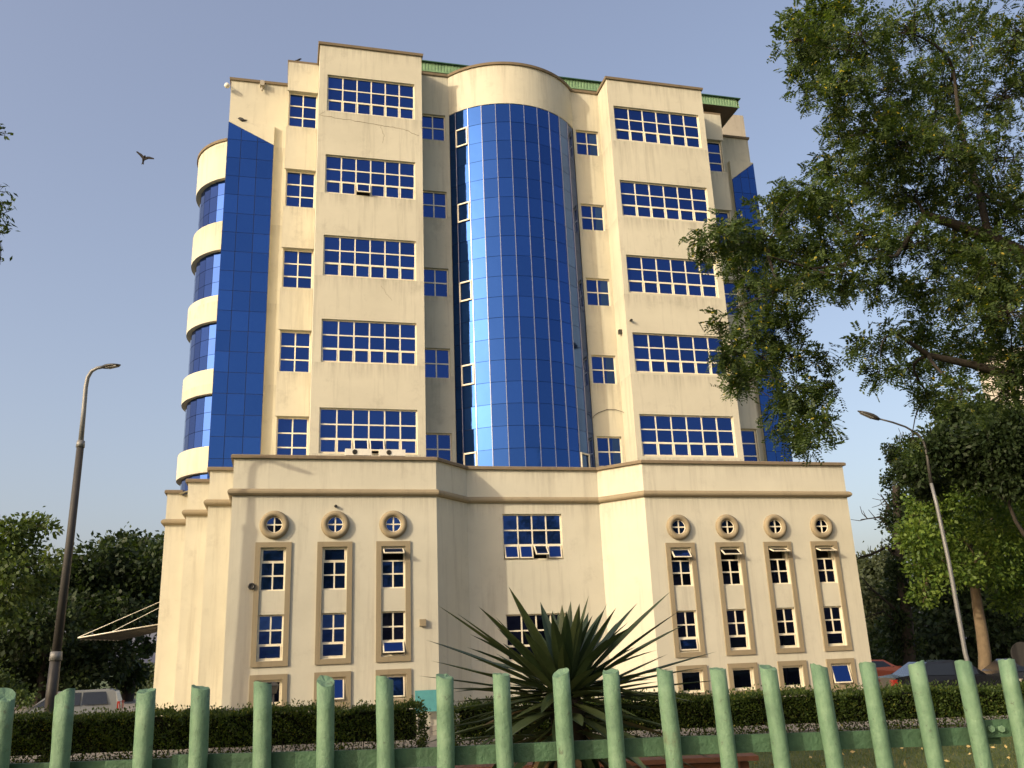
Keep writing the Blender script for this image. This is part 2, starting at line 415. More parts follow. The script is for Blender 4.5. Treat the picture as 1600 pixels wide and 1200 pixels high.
# --- podium shell
Lw = [(1.53, 3.72, 5.87)][0]; Rw = (17.47, 19.65, 21.84, 24.03)
pod = MB()
plan = [(-3.13, 24), (-3.13, 7.3), (-2.03, 7.3), (-2.03, 4.75), (-1.0, 4.75), (-1.0, 2.3), (0, 2.3), (0, 0), (7.53, 0), (9.05, 1.6), (14.7, 1.6), (16.1, 0), (25.5, 0), (25.5, 24)]
ZL = dict(t1=6.73, b1=5.19, t2=4.37, b2=2.80, t3=2.16, b3=1.33, ft=6.92, fb=2.60, st=2.34, sb=1.14, c=7.55)
ZR = {k: v - 0.17 - (0.12 if k in ('t2', 'b2', 'fb') else 0.0) - (0.17 if k in ('t3', 'b3', 'st', 'sb') else 0.0) for k, v in ZL.items()}
def holes_for(us, Z, s0):
    h = []
    for u in us:
        h += [(u-.44-s0, u+.44-s0, Z['b1'], Z['t1']), (u-.44-s0, u+.44-s0, Z['b2'], Z['t2']), (u-.46-s0, u+.46-s0, Z['b3'], Z['t3'])]
    return h
for i in range(len(plan)-1):
    h = []
    if i == 7: h = holes_for(Lw, ZL, 0)
    if i == 9: h = [(10.5-9.05, 13.02-9.05, 6.33, 8.19), (10.5-9.05, 13.02-9.05, 2.42, 4.2)]
    if i == 11: h = holes_for(Rw, ZR, 16.1)
    wall_seg(pod, plan[i], plan[i+1], -0.3, ZT_P, h)
pod.quad((-3.13, 24, -0.3), (25.5, 24, -0.3), (25.5, 24, ZT_P), (-3.13, 24, ZT_P))
pod.poly([(x, y, 9.3) for x, y in plan])
pod.build('podium_wall', [M_PODIUM, M_INTERIOR], office)
b = MB(); sweep(b, plan, [(0.11, ZT_P), (0.11, ZT_P+.10), (0.07, ZT_P+.14), (-0.28, ZT_P+.14), (-0.28, ZT_P)]); b.build('parapet_coping', M_CAP, office)
cp = [(0.0, 8.62), (0.10, 8.64), (0.16, 8.70), (0.17, 8.76), (0.14, 8.83), (0.07, 8.88), (0.0, 8.89)]
b = MB(); sweep(b, plan, cp); b.build('cornice', M_TRIM, office)
b = MB(); sweep(b, [(x, y) for x, y in plan], [(0.0, -0.3), (0.03, -0.3), (0.03, 0.35), (0.0, 0.37)]); b.build('plinth', M_GREYWALL, office)

def ring_frame(mb, u0, u1, z0, z1, t, d, ch=0.0):
    mb.box(u0, u1, -d, 0.02, z1-t, z1); mb.box(u0, u1, -d, 0.02, z0, z0+t)
    mb.box(u0, u0+t, -d+.002, 0.02, z0+t, z1-t); mb.box(u1-t, u1, -d+.002, 0.02, z0+t, z1-t)
open_upper = {0: {}, 1: {}, 2: {0: 62}, 10: {0: 40}, 11: {0: 55}, 12: {0: 70}, 13: {0: 70}}
for side, us, Z in ((0, Lw, ZL), (10, Rw, ZR)):
    for i, u in enumerate(us):
        k = side + i
        sur = MB(); ring_frame(sur, u-.635, u+.635, Z['fb'], Z['ft'], 0.185, 0.06)
        sur.build('window_surround', M_TRIM, office)
        sur = MB(); ring_frame(sur, u-.64, u+.64, Z['sb'], Z['st'], 0.18, 0.06)
        sur.build('window_surround', M_TRIM, office)
        op = {(0, 0): open_upper[k][0]} if open_upper[k] else {}
        dk = (lambda r, c, k=k: k >= 11 or (k == 10 and r == 2)) 
        window(office, u-.44, u+.44, 0.10, Z['b1'], Z['t1'], [1, 2, 2], [.33, .335, .335], op, heavy=(0,), dark=dk)
        op = {(2, 0): 30} if k == 2 else ({(2, 0): 7} if k == 10 else {})
        dk = (lambda r, c, k=k: (k >= 11) or (k == 10 and r < 2) or (k == 2 and r < 2))
        window(office, u-.44, u+.44, 0.10, Z['b2'], Z['t2'], [2, 2, 1], [.335, .335, .33], op, heavy=(2,), dark=dk)
        op = {1: {(0, 0): 16}, 2: {(0, 0): 6}, 13: {(0, 0): 14}}.get(k, {})
        window(office, u-.46, u+.46, 0.10, Z['b3'], Z['t3'], 1, [1.0], op, heavy=(0,), dark=(lambda r, c, k=k: k in (0, 10, 11, 12)))
        # porthole
        b = MB(); b.torus((u, -0.02, Z['c']), 0.40, 0.125, squash=1.25); rg = b.build('porthole_window', M_TRIM, office)
        b = MB()
        b.box(u-.29, u+.29, -0.045, -0.012, Z['c']-.025, Z['c']+.025); b.box(u-.025, u+.025, -0.047, -0.012, Z['c']-.29, Z['c']-.026); b.box(u-.025, u+.025, -0.047, -0.012, Z['c']+.026, Z['c']+.29)
        b.torus((u, -0.03, Z['c']), 0.295, 0.028, K=28, k=6)
        b.build('glazing_bar', M_FRAME, rg)
        for q in range(4):
            b = MB(); a0 = q*math.pi/2
            pts = [(u+.02*math.cos(a0+math.pi/4), -0.018, Z['c']+.02*math.sin(a0+math.pi/4))] + [(u+.30*math.cos(a0+s*math.pi/2/8), -0.018, Z['c']+.30*math.sin(a0+s*math.pi/2/8)) for s in range(9)]
            b.poly(pts); bo = b.build('pane', M_GLASSDK if (k in (0, 11, 12, 13) and q != 1) else M_GLASS, rg)
window(office, 10.5, 13.02, 1.72, 6.33, 8.19, 4, [.345, .335, .32], {(2, 0): 14, (2, 1): 12, (2, 2): 42, (2, 3): 8}, heavy=(2,))
window(office, 10.5, 13.02, 1.72, 2.42, 4.2, 4, [.345, .335, .32], {}, heavy=(2,), dark=lambda r, c: True)

# --- tower shell
ZT = 30.11; ZB = 9.0
CU, CV, CR = 12.162, 5.907, 4.013; CA = rad(52.1)
arc = [(CU + CR*math.sin(a), CV - CR*math.cos(a)) for a in np.linspace(-CA, CA, 33)]
tplan = [(-1.361, 17.573), (-1.361, 5.608), (1.393, 5.608), (1.393, 3.751), (2.755, 3.751), (2.755, 2.101), (7.469, 2.101), (7.469, 3.441), (8.995, 3.441)] + arc[1:-1] + [(15.329, 3.441), (16.804, 3.441), (16.804, 2.101), (21.961, 2.101), (21.961, 4.06), (23.921, 4.06), (23.921, 5.917), (26.634, 5.917), (26.634, 17.573)]
rows_main = [28.542, 24.385, 20.424, 16.525, 12.647]
rows_rec = [27.923, 23.766, 19.805, 15.906, 12.007]
tw = MB()
for i in range(len(tplan)-1):
    p0, p1 = tplan[i], tplan[i+1]; h = []
    def hs(a, c, tops, ht): return [(a-p0[0], c-p0[0], t-ht, t) for t in tops]
    if p0 == (1.393, 3.751): h = hs(1.424, 2.724, rows_main, 1.877)
    if p0 == (2.755, 2.101): h = hs(3.116, 7.128, rows_main, 1.919)
    if p0 == (7.469, 3.441): h = hs(7.593, 8.81, rows_rec, 1.403)
    if p0 == (15.329, 3.441): h = hs(15.473, 16.67, rows_rec, 1.403)
    if p0 == (16.804, 2.101): h = hs(17.062, 21.652, [t+.08 for t in rows_main], 1.919)
    if p0 == (21.961, 4.06): h = hs(22.219, 23.87, rows_main, 1.877)
    on_arc = (8.913 < p0[0] < 15.411 and i >= 8 and p1[0] <= 15.339 and p0 != (15.329, 3.441))
    wall_seg(tw, p0, p1, 27.954 if on_arc else ZB, ZT, h)
tw.quad((26.634, 17.573, ZB), (-1.361, 17.573, ZB), (-1.361, 17.573, ZT), (26.634, 17.573, ZT))
tw.poly([(x, y, ZT-.35) for x, y in tplan])
tw.poly([(x, y, 27.954) for x, y in ([(8.995, 3.441)] + arc[1:-1] + [(15.329, 3.441)])])
tw.build('tower_wall', [M_WALL, M_INTERIOR], office)
b = MB(); sweep(b, tplan, [(0.07, ZT), (0.09, ZT+.12), (0.05, ZT+.15), (-0.25, ZT+.15), (-0.25, ZT)]); b.build('parapet_coping', M_CAP, office)
for fi, t in enumerate(rows_main):
    op = {1: {(2, 2): 24}, 4: {(2, 2): 30, (2, 3): 26}}.get(fi, {})
    window(office, 3.116, 7.128, 2.2, t-1.919, t, 6, [.345, .33, .325], op, heavy=(2,))
    window(office, 17.062, 21.652, 2.2, t+.08-1.919, t+.08, 6, [.345, .33, .325], {}, heavy=(2,))
    window(office, 1.424, 2.724, 3.871, t-1.877, t, 2, [.35, .35, .30], {}, heavy=())
    window(office, 22.219, 23.87, 4.18, t-1.877, t, 2, [.35, .35, .30], {}, heavy=())
for t in rows_rec:
    window(office, 7.593, 8.81, 3.561, t-1.403, t, 2, [.5, .5], {}, heavy=())
    window(office, 15.473, 16.67, 3.561, t-1.403, t, 2, [.5, .5], {}, heavy=())
# spandrels of the side bays stand proud of the bay
b = None
for (u0, u1, v0) in ((1.342, 2.745, 3.751), (21.972, 23.973, 4.06)):
    for fi in range(4):
        z1 = rows_main[fi]-1.877; z0 = rows_main[fi+1]
        b = MB(); b.box(u0, u1, v0-.09, v0-.002, z0+.02, z1-.02); b.build('spandrel', M_WALL, office)
    b = MB(); b.box(u0, u1, v0-.09, v0-.002, rows_main[0]+.02, ZT-.004); b.build('spandrel', M_WALL, office)

# --- curved curtain wall
cwm = MB(); cwp = []
cols = [-CA] + [-CA + rad(5.6) + k*(2*CA-rad(5.6))/10 for k in range(11)]
RZ = 27.934; RH = 0.993; NR = 18
vents = {(1, 1), (5, 1), (9, 1), (13, 1), (17, 1), (17, 9)}
def cpt(a, z, r): return (CU + r*math.sin(a), CV - r*math.cos(a), z)
for a in cols[1:-1]:
    p = np.array(cpt(a, 0, CR-0.03)[:2]); n = np.array([math.sin(a), -math.cos(a)]); tt = np.array([math.cos(a), math.sin(a)])
    q = [p - tt*.014, p + tt*.014, p + tt*.014 + n*.045, p - tt*.014 + n*.045]
    cwm.hexa([(x, y, 9.3) for x, y in q] + [(x, y, 27.954) for x, y in q])
curtain = cwm.build('curtain_wall', mat_simple('aluminium_mullion', (0.30, 0.30, 0.36), 0.4, 0.6), office)
for r in range(NR):
    z1 = RZ - r*RH; z0 = z1 - RH
    for c in range(len(cols)-1):
        a0, a1 = cols[c], cols[c+1]; e = 0.006; j = PR.uniform(-.006, .006); j2 = PR.uniform(-.006, .006)
        m_ = MB(); g = 0.009
        pA, pB = cpt(a0+.002, 0, CR-.015+j), cpt(a1-.002, 0, CR-.015+j2)
        pC, pD = cpt(a0+.002, 0, CR-.03), cpt(a1-.002, 0, CR-.03)
        m_.hexa([(pA[0], pA[1], z0+g), (pB[0], pB[1], z0+g), (pD[0], pD[1], z0+g), (pC[0], pC[1], z0+g), (pA[0], pA[1], z1-g), (pB[0], pB[1], z1-g), (pD[0], pD[1], z1-g), (pC[0], pC[1], z1-g)])
        m_.build('pane', M_CURTAIN, curtain)
        if (r, c) in vents:
            am = (a0+a1)/2; o0 = np.array(cpt(am, 0, CR-.005)[:2]); tt = np.array([math.cos(am), math.sin(am)]); n = np.array([math.sin(am), -math.cos(am)])
            hw = CR*math.sin((a1-a0)/2)-.02; k = .065
            f = MB()
            def bar(s0, s1, za, zb):
                q = [o0+tt*s0, o0+tt*s1, o0+tt*s1+n*.05, o0+tt*s0+n*.05]
                f.hexa([(x, y, za) for x, y in q] + [(x, y, zb) for x, y in q])
            bar(-hw, hw, z0+.02, z0+.02+k); bar(-hw, hw, z1-.02-k, z1-.02); bar(-hw, -hw+k, z0+.02+k, z1-.02-k); bar(hw-k, hw, z0+.02+k, z1-.02-k)
            f.build('vent_frame', M_FRAME, curtain)
# dark backing inside the curtain wall
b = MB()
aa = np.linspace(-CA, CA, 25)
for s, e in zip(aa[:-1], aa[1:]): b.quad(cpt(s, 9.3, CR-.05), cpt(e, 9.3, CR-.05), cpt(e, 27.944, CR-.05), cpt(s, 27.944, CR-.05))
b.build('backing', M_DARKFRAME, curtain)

# --- slanted glass side screens
def screen(u0, u1, v, depth, zl, zr, name_cols, label):
    zhi = max(zl, zr) + .06
    box = MB(); box.box(u0, u1, v+.03, v+depth, ZB, zhi); ob = box.build('screen_box', M_WALL, office)
    body = MB(); body.hexa([(u0, v+.002, ZB), (u1, v+.002, ZB), (u1, v+.028, ZB), (u0, v+.028, ZB), (u0, v+.002, zl), (u1, v+.002, zr), (u1, v+.028, zr), (u0, v+.028, zl)])
    sc = body.build('glass_screen', M_DARKFRAME, office); sc['label'] = label
    ztop = max(zl, zr)
    def zlim(u): return zl + (zr-zl)*(u-u0)/(u1-u0)
    cu = [u0 + (u1-u0)*c for c in name_cols]; r = 0; z1 = ztop
    while z1 > ZB+.3:
        z0 = z1 - .97
        for a, c in zip(cu[:-1], cu[1:]):
            a2, c2 = a+.013, c-.013; ta, tc = min(z1-.01, zlim(a2)-.03), min(z1-.01, zlim(c2)-.03); zb = z0+.01
            if ta <= zb and tc <= zb: continue
            pts = []
            if ta > zb and tc > zb:
                pts = [(a2, zb), (c2, zb), (c2, tc)]
                if abs(ta-tc) > 1e-6 and (z1-.01 == ta or z1-.01 == tc):
                    um = u0 + (z1-.01+.03-zl)/(zr-zl)*(u1-u0)
                    if a2 < um < c2: pts.append((um, z1-.01))
                pts.append((a2, ta))
            else:
                um = u0 + (zb+.03-zl)/(zr-zl)*(u1-u0)
                pts = [(a2, zb), (um, zb), (a2, ta)] if ta > zb else [(um, zb), (c2, zb), (c2, tc)]
            j = PR.uniform(-.004, .004); q = MB(); front = [(x, v-.012+j*(x-a2), z) for x, z in pts]
            q.poly(front)
            n = len(pts)
            for s in range(n):
                e = (s+1) % n; q.quad(front[s], (pts[s][0], v, pts[s][1]), (pts[e][0], v, pts[e][1]), front[e])
            q.build('pane', M_CURTAIN, sc)
        z1 = z0
screen(-1.36, 0.769, 5.39, .215, 27.66, 26.6, (0, .29, .645, 1), 'tall blue glass screen with top sloping down to the right')
screen(25.2, 26.63, 5.65, .265, 27.31, 28.44, (0, .36, .71, 1), 'tall blue glass screen with top sloping up to the right')

# --- rounded bay at the left end, cream bands and blue glass bands
QU, QV, QR = -0.01, 8.186, 2.888
def qpt(f, z, r): return (QU + r*math.cos(f), QV + r*math.sin(f), z)
f0, f1 = rad(120), rad(241.5)
bands = [(24.777, 26.737, 1), (22.508, 24.777, 0), (21.064, 22.508, 1), (18.795, 21.064, 0), (17.557, 18.795, 1), (15.287, 17.557, 0), (14.153, 15.287, 1), (11.78, 14.153, 0), (10.646, 11.78, 1), (10.0, 10.646, 0)]
for za, zb, cream in bands:
    if cream:
        b = MB(); ff = np.linspace(f0, f1, 29)
        for s, e in zip(ff[:-1], ff[1:]):
            b.quad(qpt(s, za, QR), qpt(e, za, QR), qpt(e, zb, QR), qpt(s, zb, QR), 0, True)
            b.quad(qpt(s, za, QR), qpt(s, za, QR-.3), qpt(e, za, QR-.3), qpt(e, za, QR))
            b.quad(qpt(s, zb, QR), qpt(e, zb, QR), qpt(e, zb, QR-.3), qpt(s, zb, QR-.3))
        b.build('curved_band', M_WALL, office)
    else:
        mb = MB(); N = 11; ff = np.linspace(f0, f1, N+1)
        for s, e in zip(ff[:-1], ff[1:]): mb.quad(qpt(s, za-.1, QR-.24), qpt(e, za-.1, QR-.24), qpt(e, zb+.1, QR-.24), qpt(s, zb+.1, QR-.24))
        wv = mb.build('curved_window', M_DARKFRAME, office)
        nr = 3 if zb-za > 1.5 else 1; hh = (zb-za)/nr
        for s, e in zip(ff[:-1], ff[1:]):
            for r in range(nr):
                a, c = za + r*hh+.01, za+(r+1)*hh-.01; q = MB(); j = PR.uniform(-.004, .004)
                A, B = qpt(s+.004, 0, QR-.20+j), qpt(e-.004, 0, QR-.20); Cq, Dq = qpt(s+.004, 0, QR-.225), qpt(e-.004, 0, QR-.225)
                q.hexa([(A[0], A[1], a), (B[0], B[1], a), (Dq[0], Dq[1], a), (Cq[0], Cq[1], a), (A[0], A[1], c), (B[0], B[1], c), (Dq[0], Dq[1], c), (Cq[0], Cq[1], c)])
                q.build('pane', M_GLASS, wv)
b = MB(); ff = np.linspace(f0, f1, 29)
for s, e in zip(ff[:-1], ff[1:]):
    A = [qpt(s, 26.737, QR-.2), qpt(e, 26.737, QR-.2), qpt(e, 26.737, QR+.07), qpt(s, 26.737, QR+.07)]
    b.hexa(A + [(x, y, 26.871) for x, y, _ in A])
b.build('curved_coping', M_CAP, office)
b = MB(); b.poly([qpt(f, 26.634, QR-.05) for f in ff]); b.build('bay_roof', M_GREYWALL, office)
b = MB(); b.poly([qpt(f, 9.98, QR-.05) for f in ff]); b.build('bay_soffit', M_WALL, office)

# --- roof with green corrugated fascia
b = MB(); FV = 3.772; U0, U1 = 3.5, 25.056; z0, z1 = 30.595, 31.09
b.box(U0+.02, U1-.02, FV+.05, 18, z0+.04, z0+.16); rf = b.build('roof', M_SOFFIT, office)
b = MB(); b.box(4.2, 24.179, 4.628, 16.5, ZT-.4, z0+.03); b.build('roof_wall', M_GREYWALL, office)
b = MB(); n = int((U1-U0)/.16)
for k in range(n):
    a = U0 + k*.16; q = [(a, FV), (a+.10, FV), (a+.118, FV+.025), (a+.142, FV+.025), (a+.16, FV)]
    for s, e in zip(q[:-1], q[1:]): b.quad((s[0], s[1], z0), (e[0], e[1], z0), (e[0], e[1], z1), (s[0], s[1], z1))
for k in range(85):
    a = FV + k*.16; q = [(U1, a), (U1, a+.10), (U1-.025, a+.118), (U1-.025, a+.142), (U1, a+.16)]
    for s, e in zip(q[:-1], q[1:]): b.quad((s[0], s[1], z0), (e[0], e[1], z0), (e[0], e[1], z1), (s[0], s[1], z1))
b.box(U0, U1+.01, FV-.03, FV-.002, z0-.03, z0+.03)
b.build('fascia', M_GREENROOF, rf)
b = MB(); b.hexa([(U0-.05, FV-.10, z1), (U1+.10, FV-.10, z1), (U1+.10, 18, z1), (U0-.05, 18, z1), (U0-.05, FV-.10, z1+.05), (U1+.10, FV-.10, z1+.05), (18, 11, z1+1), (8, 11, z1+1)]); b.build('roof_sheet', M_DKGREENROOF, rf)
b = MB(); b.box(26.861, 28.408, 8.908, 11.5, ZT-3, 33.854); b.build('water_tank_room', M_GREYWALL, office)
b = MB(); b.box(26.655, 27.016, 6.845, 16, ZB, 28.388); b.build('side_pier', M_WALL, office)
# faint horizontal construction-joint lines and cable on the tower
b = MB(); b.tube([(16.752, 3.132, 13.07), (16.443, 3.4, 13.276), (16.03, 3.411, 13.255), (15.618, 3.411, 13.101), (15.391, 3.39, 12.936), (15.308, 3.338, 12.812)], [.013]*6, 6); b.build('loose_cable', M_DARKMETAL, office)

def crack(pts, v, r=.007, seed=1):
    g = random.Random(seed); out = []
    for (a, c) in zip(pts[:-1], pts[1:]):
        for k in range(8): out.append((lerp(a[0], c[0], k/8) + g.uniform(-.03, .03), v-.001, lerp(a[1], c[1], k/8) + g.uniform(-.03, .03)))
    b = MB(); b.tube(out, [r*g.uniform(.5, 1.2) for _ in out], 4); b.build('plaster_crack', M_CAP, office)
crack([(2.8, 26.35), (4.2, 26.25), (5.6, 26.15), (6.6, 26.05), (7.4, 25.75)], 2.1, .009, 1)
crack([(5.55, 26.1), (5.7, 25.6), (5.65, 25.2)], 2.1, .006, 2); crack([(2.85, 26.4), (3.05, 26.6)], 2.1, .006, 3)
crack([(5.6, 18.2), (5.9, 17.7), (6.1, 17.5)], 2.1, .004, 4); crack([(19.6, 22.3), (19.7, 21.6)], 2.1, .004, 5)

# --- entrance canopy on the left side
can = empty('entrance_canopy', BO, TH); tag(can, 'dark slatted entrance canopy hung on two cables at the left side of the cream building', 'canopy')
def bl(px, py, v):
    d = ROT @ np.array([px-800., py-600., FPX]); p0 = BO + EV*v; t = ((p0 - np.array([0, 0, CAMH])) @ EV)/(d @ EV); q = np.array([0, 0, CAMH]) + d*t - BO
    return np.array([q @ EU, q @ EV, q[2]])
tip = bl(122, 998, 12); rt = bl(250, 974, 12); lo = bl(170, 1007, 15); lo2 = bl(250, 1003, 15)
rt[0] = lo2[0] = -3.13
zc_ = tip[2]
A = [np.array([tip[0], 12, tip[2]]), np.array([-3.13, 12, rt[2]]), np.array([-3.13, 15.5, rt[2]]), np.array([tip[0]+1.2, 15.5, tip[2]])]
b = MB(); b.hexa([tuple(p) for p in A] + [tuple(p + np.array([0, 0, .03])) for p in A]); b.build('canopy_sheet', M_DARKMETAL, can)
for k in range(9):
    t = (k+.5)/9; p = lerp(A[0], A[3], t); q = lerp(A[1], A[2], t)
    b = MB(); b.tube([p + [0, 0, -.04], q + [0, 0, -.04]], [.03, .03], 6); b.build('purlin', M_DARKMETAL, can)
for i, j in ((0, 1), (0, 3), (3, 2)):
    b = MB(); b.tube([A[i] + [0, 0, .04], A[j] + [0, 0, .04]], [.025, .025], 8); b.build('edge_beam', M_WHITE, can)
for t in (0, .5):
    p = lerp(A[0], A[3], t); q = np.array([-3.13, p[1]+.2, rt[2] + 1.25])
    b = MB(); b.tube([p + [0, 0, .06], q], [.014, .014], 6); b.build('cable', M_WHITE, can)

# --- small things on the building
def bw(u, v, z): q = BO + EU*u + EV*v; return (q[0], q[1], z)
def aircon(u, v, z, w, h, d, mat, label, rz=TH):
    r = empty('air_conditioner', bw(u, v, z), rz); tag(r, label, 'air conditioner', 'outdoor air conditioner units')
    b = MB(); b.box(0, w, 0, d, 0.05, h); b.box(.05, .12, .03, d-.03, 0, .05); b.box(w-.12, w-.05, .03, d-.03, 0, .05); b.build('casing', mat, r)
    b = MB()
    cx_, cz_, rr = w*.36, .05+(h-.05)/2, (h-.12)/2
    for k in range(4): b.torus((cx_, -.012, cz_), rr*(k+1)/4, .008, K=20, k=5)
    b.build('fan_grille', M_DARKMETAL, r)
    b = MB(); b.poly([(cx_+rr*math.cos(a), -.003, cz_+rr*math.sin(a)) for a in np.linspace(0, 2*math.pi, 20, endpoint=False)]); b.build('fan_opening', M_INTERIOR, r)
aircon(4.05, -0.02+0.08, 10.165, 1.0, .30, .32, M_WHITE, 'white air conditioner on the parapet, left of the two below the open sashes')
aircon(5.35, -0.02+0.08, 10.165, 1.0, .30, .32, M_WHITE, 'white air conditioner on the parapet, right of the two below the open sashes')
aircon(-1.45, 3.9, 0.03, .55, 1.25, .4, M_WHITE, 'upright white air conditioner in the stepped corner behind the hedge')
aircon(0.05, -0.6, 0.55, .85, .75, .35, M_GREYMETAL, 'grey air conditioner by the front wall behind the hedge')
def cctv(u, v, z, dz, label):
    r = empty('security_camera', bw(u, v, z), TH); tag(r, label, 'camera', 'wall cameras')
    b = MB(); b.tube([(0, .2, .05), (0, 0, .06), (0, -.12, 0)], [.025]*3, 6); b.build('bracket', M_GREYMETAL, r)
    b = MB(); b.tube([(0, -.12, .02), (0, -.14, -.05), (0, -.14, -.14), (0, -.14, -.2), (0, -.14, -.24)], [.05, .12, .14, .11, .03], 12); b.build('dome', M_WHITE, r)
cctv(-1.526, 5.504, 29.728, 0, 'small white dome camera at the top left corner of the tower')
b = MB(); b.box(0.0, .2, 5.35, 5.628, ZT-.25, ZT+.02); b.tube([(.1, 5.504, ZT-.25), (.1, 5.474, ZT-.5)], [.05, .04], 6); b.build('roof_spout', M_GREYWALL, office)
b = MB(); b.box(6.83, 7.06, -.12, 0, 3.8, 4.05); b.build('junction_box', M_TRIM, office)
b = MB(); b.torus((0.82, -.10, 5.36), .09, .035, K=18, k=8); b.tube([(0.82, 0, 5.36), (.82, -.10, 5.36)], [.06, .06], 10); b.build('wall_spotlight', M_DARKMETAL, office)
b = MB(); b.tube([(3.72, 0, 8.25), (3.72, -.12, 8.22)], [.05, .06], 10); b.build('wall_spotlight', M_DARKMETAL, office)
b = MB(); b.tube([(17.01, 2.101, 17.165), (17.01, 1.946, 17.144)], [.05, .06], 10); b.build('wall_spotlight', M_DARKMETAL, office)
b = MB(); b.box(16.649, 16.804, 2.668, 2.823, 16.732, 16.938); b.build('wall_spotlight', M_DARKMETAL, office)
r = empty('notice_board', bw(6.6, -.35, 0.5), TH); tag(r, 'plain teal board standing against the cream wall behind the hedge', 'board')
b = MB(); b.box(0, .95, 0, .05, .35, 1.08); b.build('panel', M_TEAL, r)
for x in (.1, .8):
    b = MB(); b.box(x, x+.05, .052, .09, -.5, 1.0); b.build('leg', M_GREYMETAL, r)
r = empty('garden_lamp', P(427, 1100, 31), 0); r.location.z = 0.0; tag(r, 'small black garden lantern on a post behind the hedge', 'lamp')
b = MB(); b.tube([(0, 0, 0), (0, 0, 1.75)], [.035, .03], 8); b.build('post', M_DARKMETAL, r)
b = MB(); b.hexa([(-.07, -.07, 1.75), (.07, -.07, 1.75), (.07, .07, 1.75), (-.07, .07, 1.75), (-.13, -.13, 2.0), (.13, -.13, 2.0), (.13, .13, 2.0), (-.13, .13, 2.0)]); b.hexa([(-.16, -.16, 2.0), (.16, -.16, 2.0), (.16, .16, 2.0), (-.16, .16, 2.0), (-.03, -.03, 2.12), (.03, -.03, 2.12), (.03, .03, 2.12), (-.03, .03, 2.12)]); b.build('lantern', M_DARKMETAL, r)

# ------------------------------------------------------------------ far pale building on the right
pb = empty('pale_building', (0, 0, 0)); tag(pb, 'pale rendered building with flat overhanging roof behind the trees at the right', 'building')
Q = P(1525, 560, 85); X0 = Q[0]; ZP = Q[2]
b = MB(); wall_seg(b, (X0, 85), (X0+45, 80), 0, ZP, [(s, s+2.2, z, z+1.7) for s in (9, 15, 21, 27) for z in (3, 7, 11, 15, 19) if z+2 < ZP]); b.quad((X0, 85, 0), (X0, 85, ZP), (X0+12.5, 105, ZP), (X0+12.5, 105, 0)); b.build('wall', [M_PALE, M_INTERIOR], pb)
b = MB(); b.hexa([(X0-.8, 84.2, ZP+.1), (X0+46, 78, ZP+.1), (X0+48, 106, ZP+.1), (X0+13, 107, ZP+.1), (X0-.8, 84.2, ZP+.5), (X0+46, 78, ZP+.9), (X0+48, 106, ZP+.9), (X0+13, 107, ZP+.9)]); b.build('roof', M_PALE, pb)
b = MB()
for s in (9, 15, 21, 27):
    for z in (3, 7, 11, 15, 19):
        if z+2 < ZP:
            d = np.array([45, -5.])/math.hypot(45, 5); n = np.array([d[1], -d[0]]); q0 = np.array([X0, 85]) + d*s - n*.2; q1 = q0 + d*2.2
            w_ = MB(); w_.quad((q0[0], q0[1], z), (q1[0], q1[1], z), (q1[0], q1[1], z+1.7), (q0[0], q0[1], z+1.7)); w_.build('window', M_GLASSDK, pb)

# ------------------------------------------------------------------ vegetation
def rand_unit(rng, n):
    v = rng.normal(size=(n, 3)); return v/np.linalg.norm(v, axis=1, keepdims=True)
def leaf_quads(rng, pos, direc, length, width):
    """diamond leaf at pos pointing along direc"""
    n = len(pos); side = np.cross(direc, rand_unit(rng, n)); side /= np.linalg.norm(side, axis=1, keepdims=True) + 1e-9
    L = (length*rng.uniform(.65, 1.25, n))[:, None]; Wd = (width*rng.uniform(.7, 1.2, n))[:, None]
    up = np.cross(side, direc)
    mid = pos + direc*L*.45 + up*L*.06
    v = np.stack([pos, mid + side*Wd*.5, pos + direc*L, mid - side*Wd*.5], axis=1)
    return v.reshape(-1, 3)
def crown_mesh(rng, clumps, n, length, width, mat, twigs=14, flat=0.75, droop=0.25, name='crown', raw=False):
    """clumps (centre, radius): twig clusters spread through each clump, denser near its skin"""
    rs = np.array([c[1] for c in clumps]); w = rs**2/np.sum(rs**2); out = []
    for (c, r), wi in zip(clumps, w):
        m = max(int(n*wi), 8); k = max(int(m/twigs), 2)
        d = rand_unit(rng, k); rr = r*rng.uniform(.25, 1.0, k)**.6; ce = np.array(c) + d*rr[:, None]*np.array([1, 1, flat])
        idx = rng.integers(0, k, m); td = d[idx] + rng.normal(size=(m, 3))*.55; td[:, 2] -= droop
        td /= np.linalg.norm(td, axis=1, keepdims=True)
        pos = ce[idx] + rng.normal(size=(m, 3))*(r*.13 + length*.4)
        out.append(leaf_quads(rng, pos, td, length, width))
    if raw: return np.concatenate(out)
    return np_mesh(name, np.concatenate(out), 4, mat)
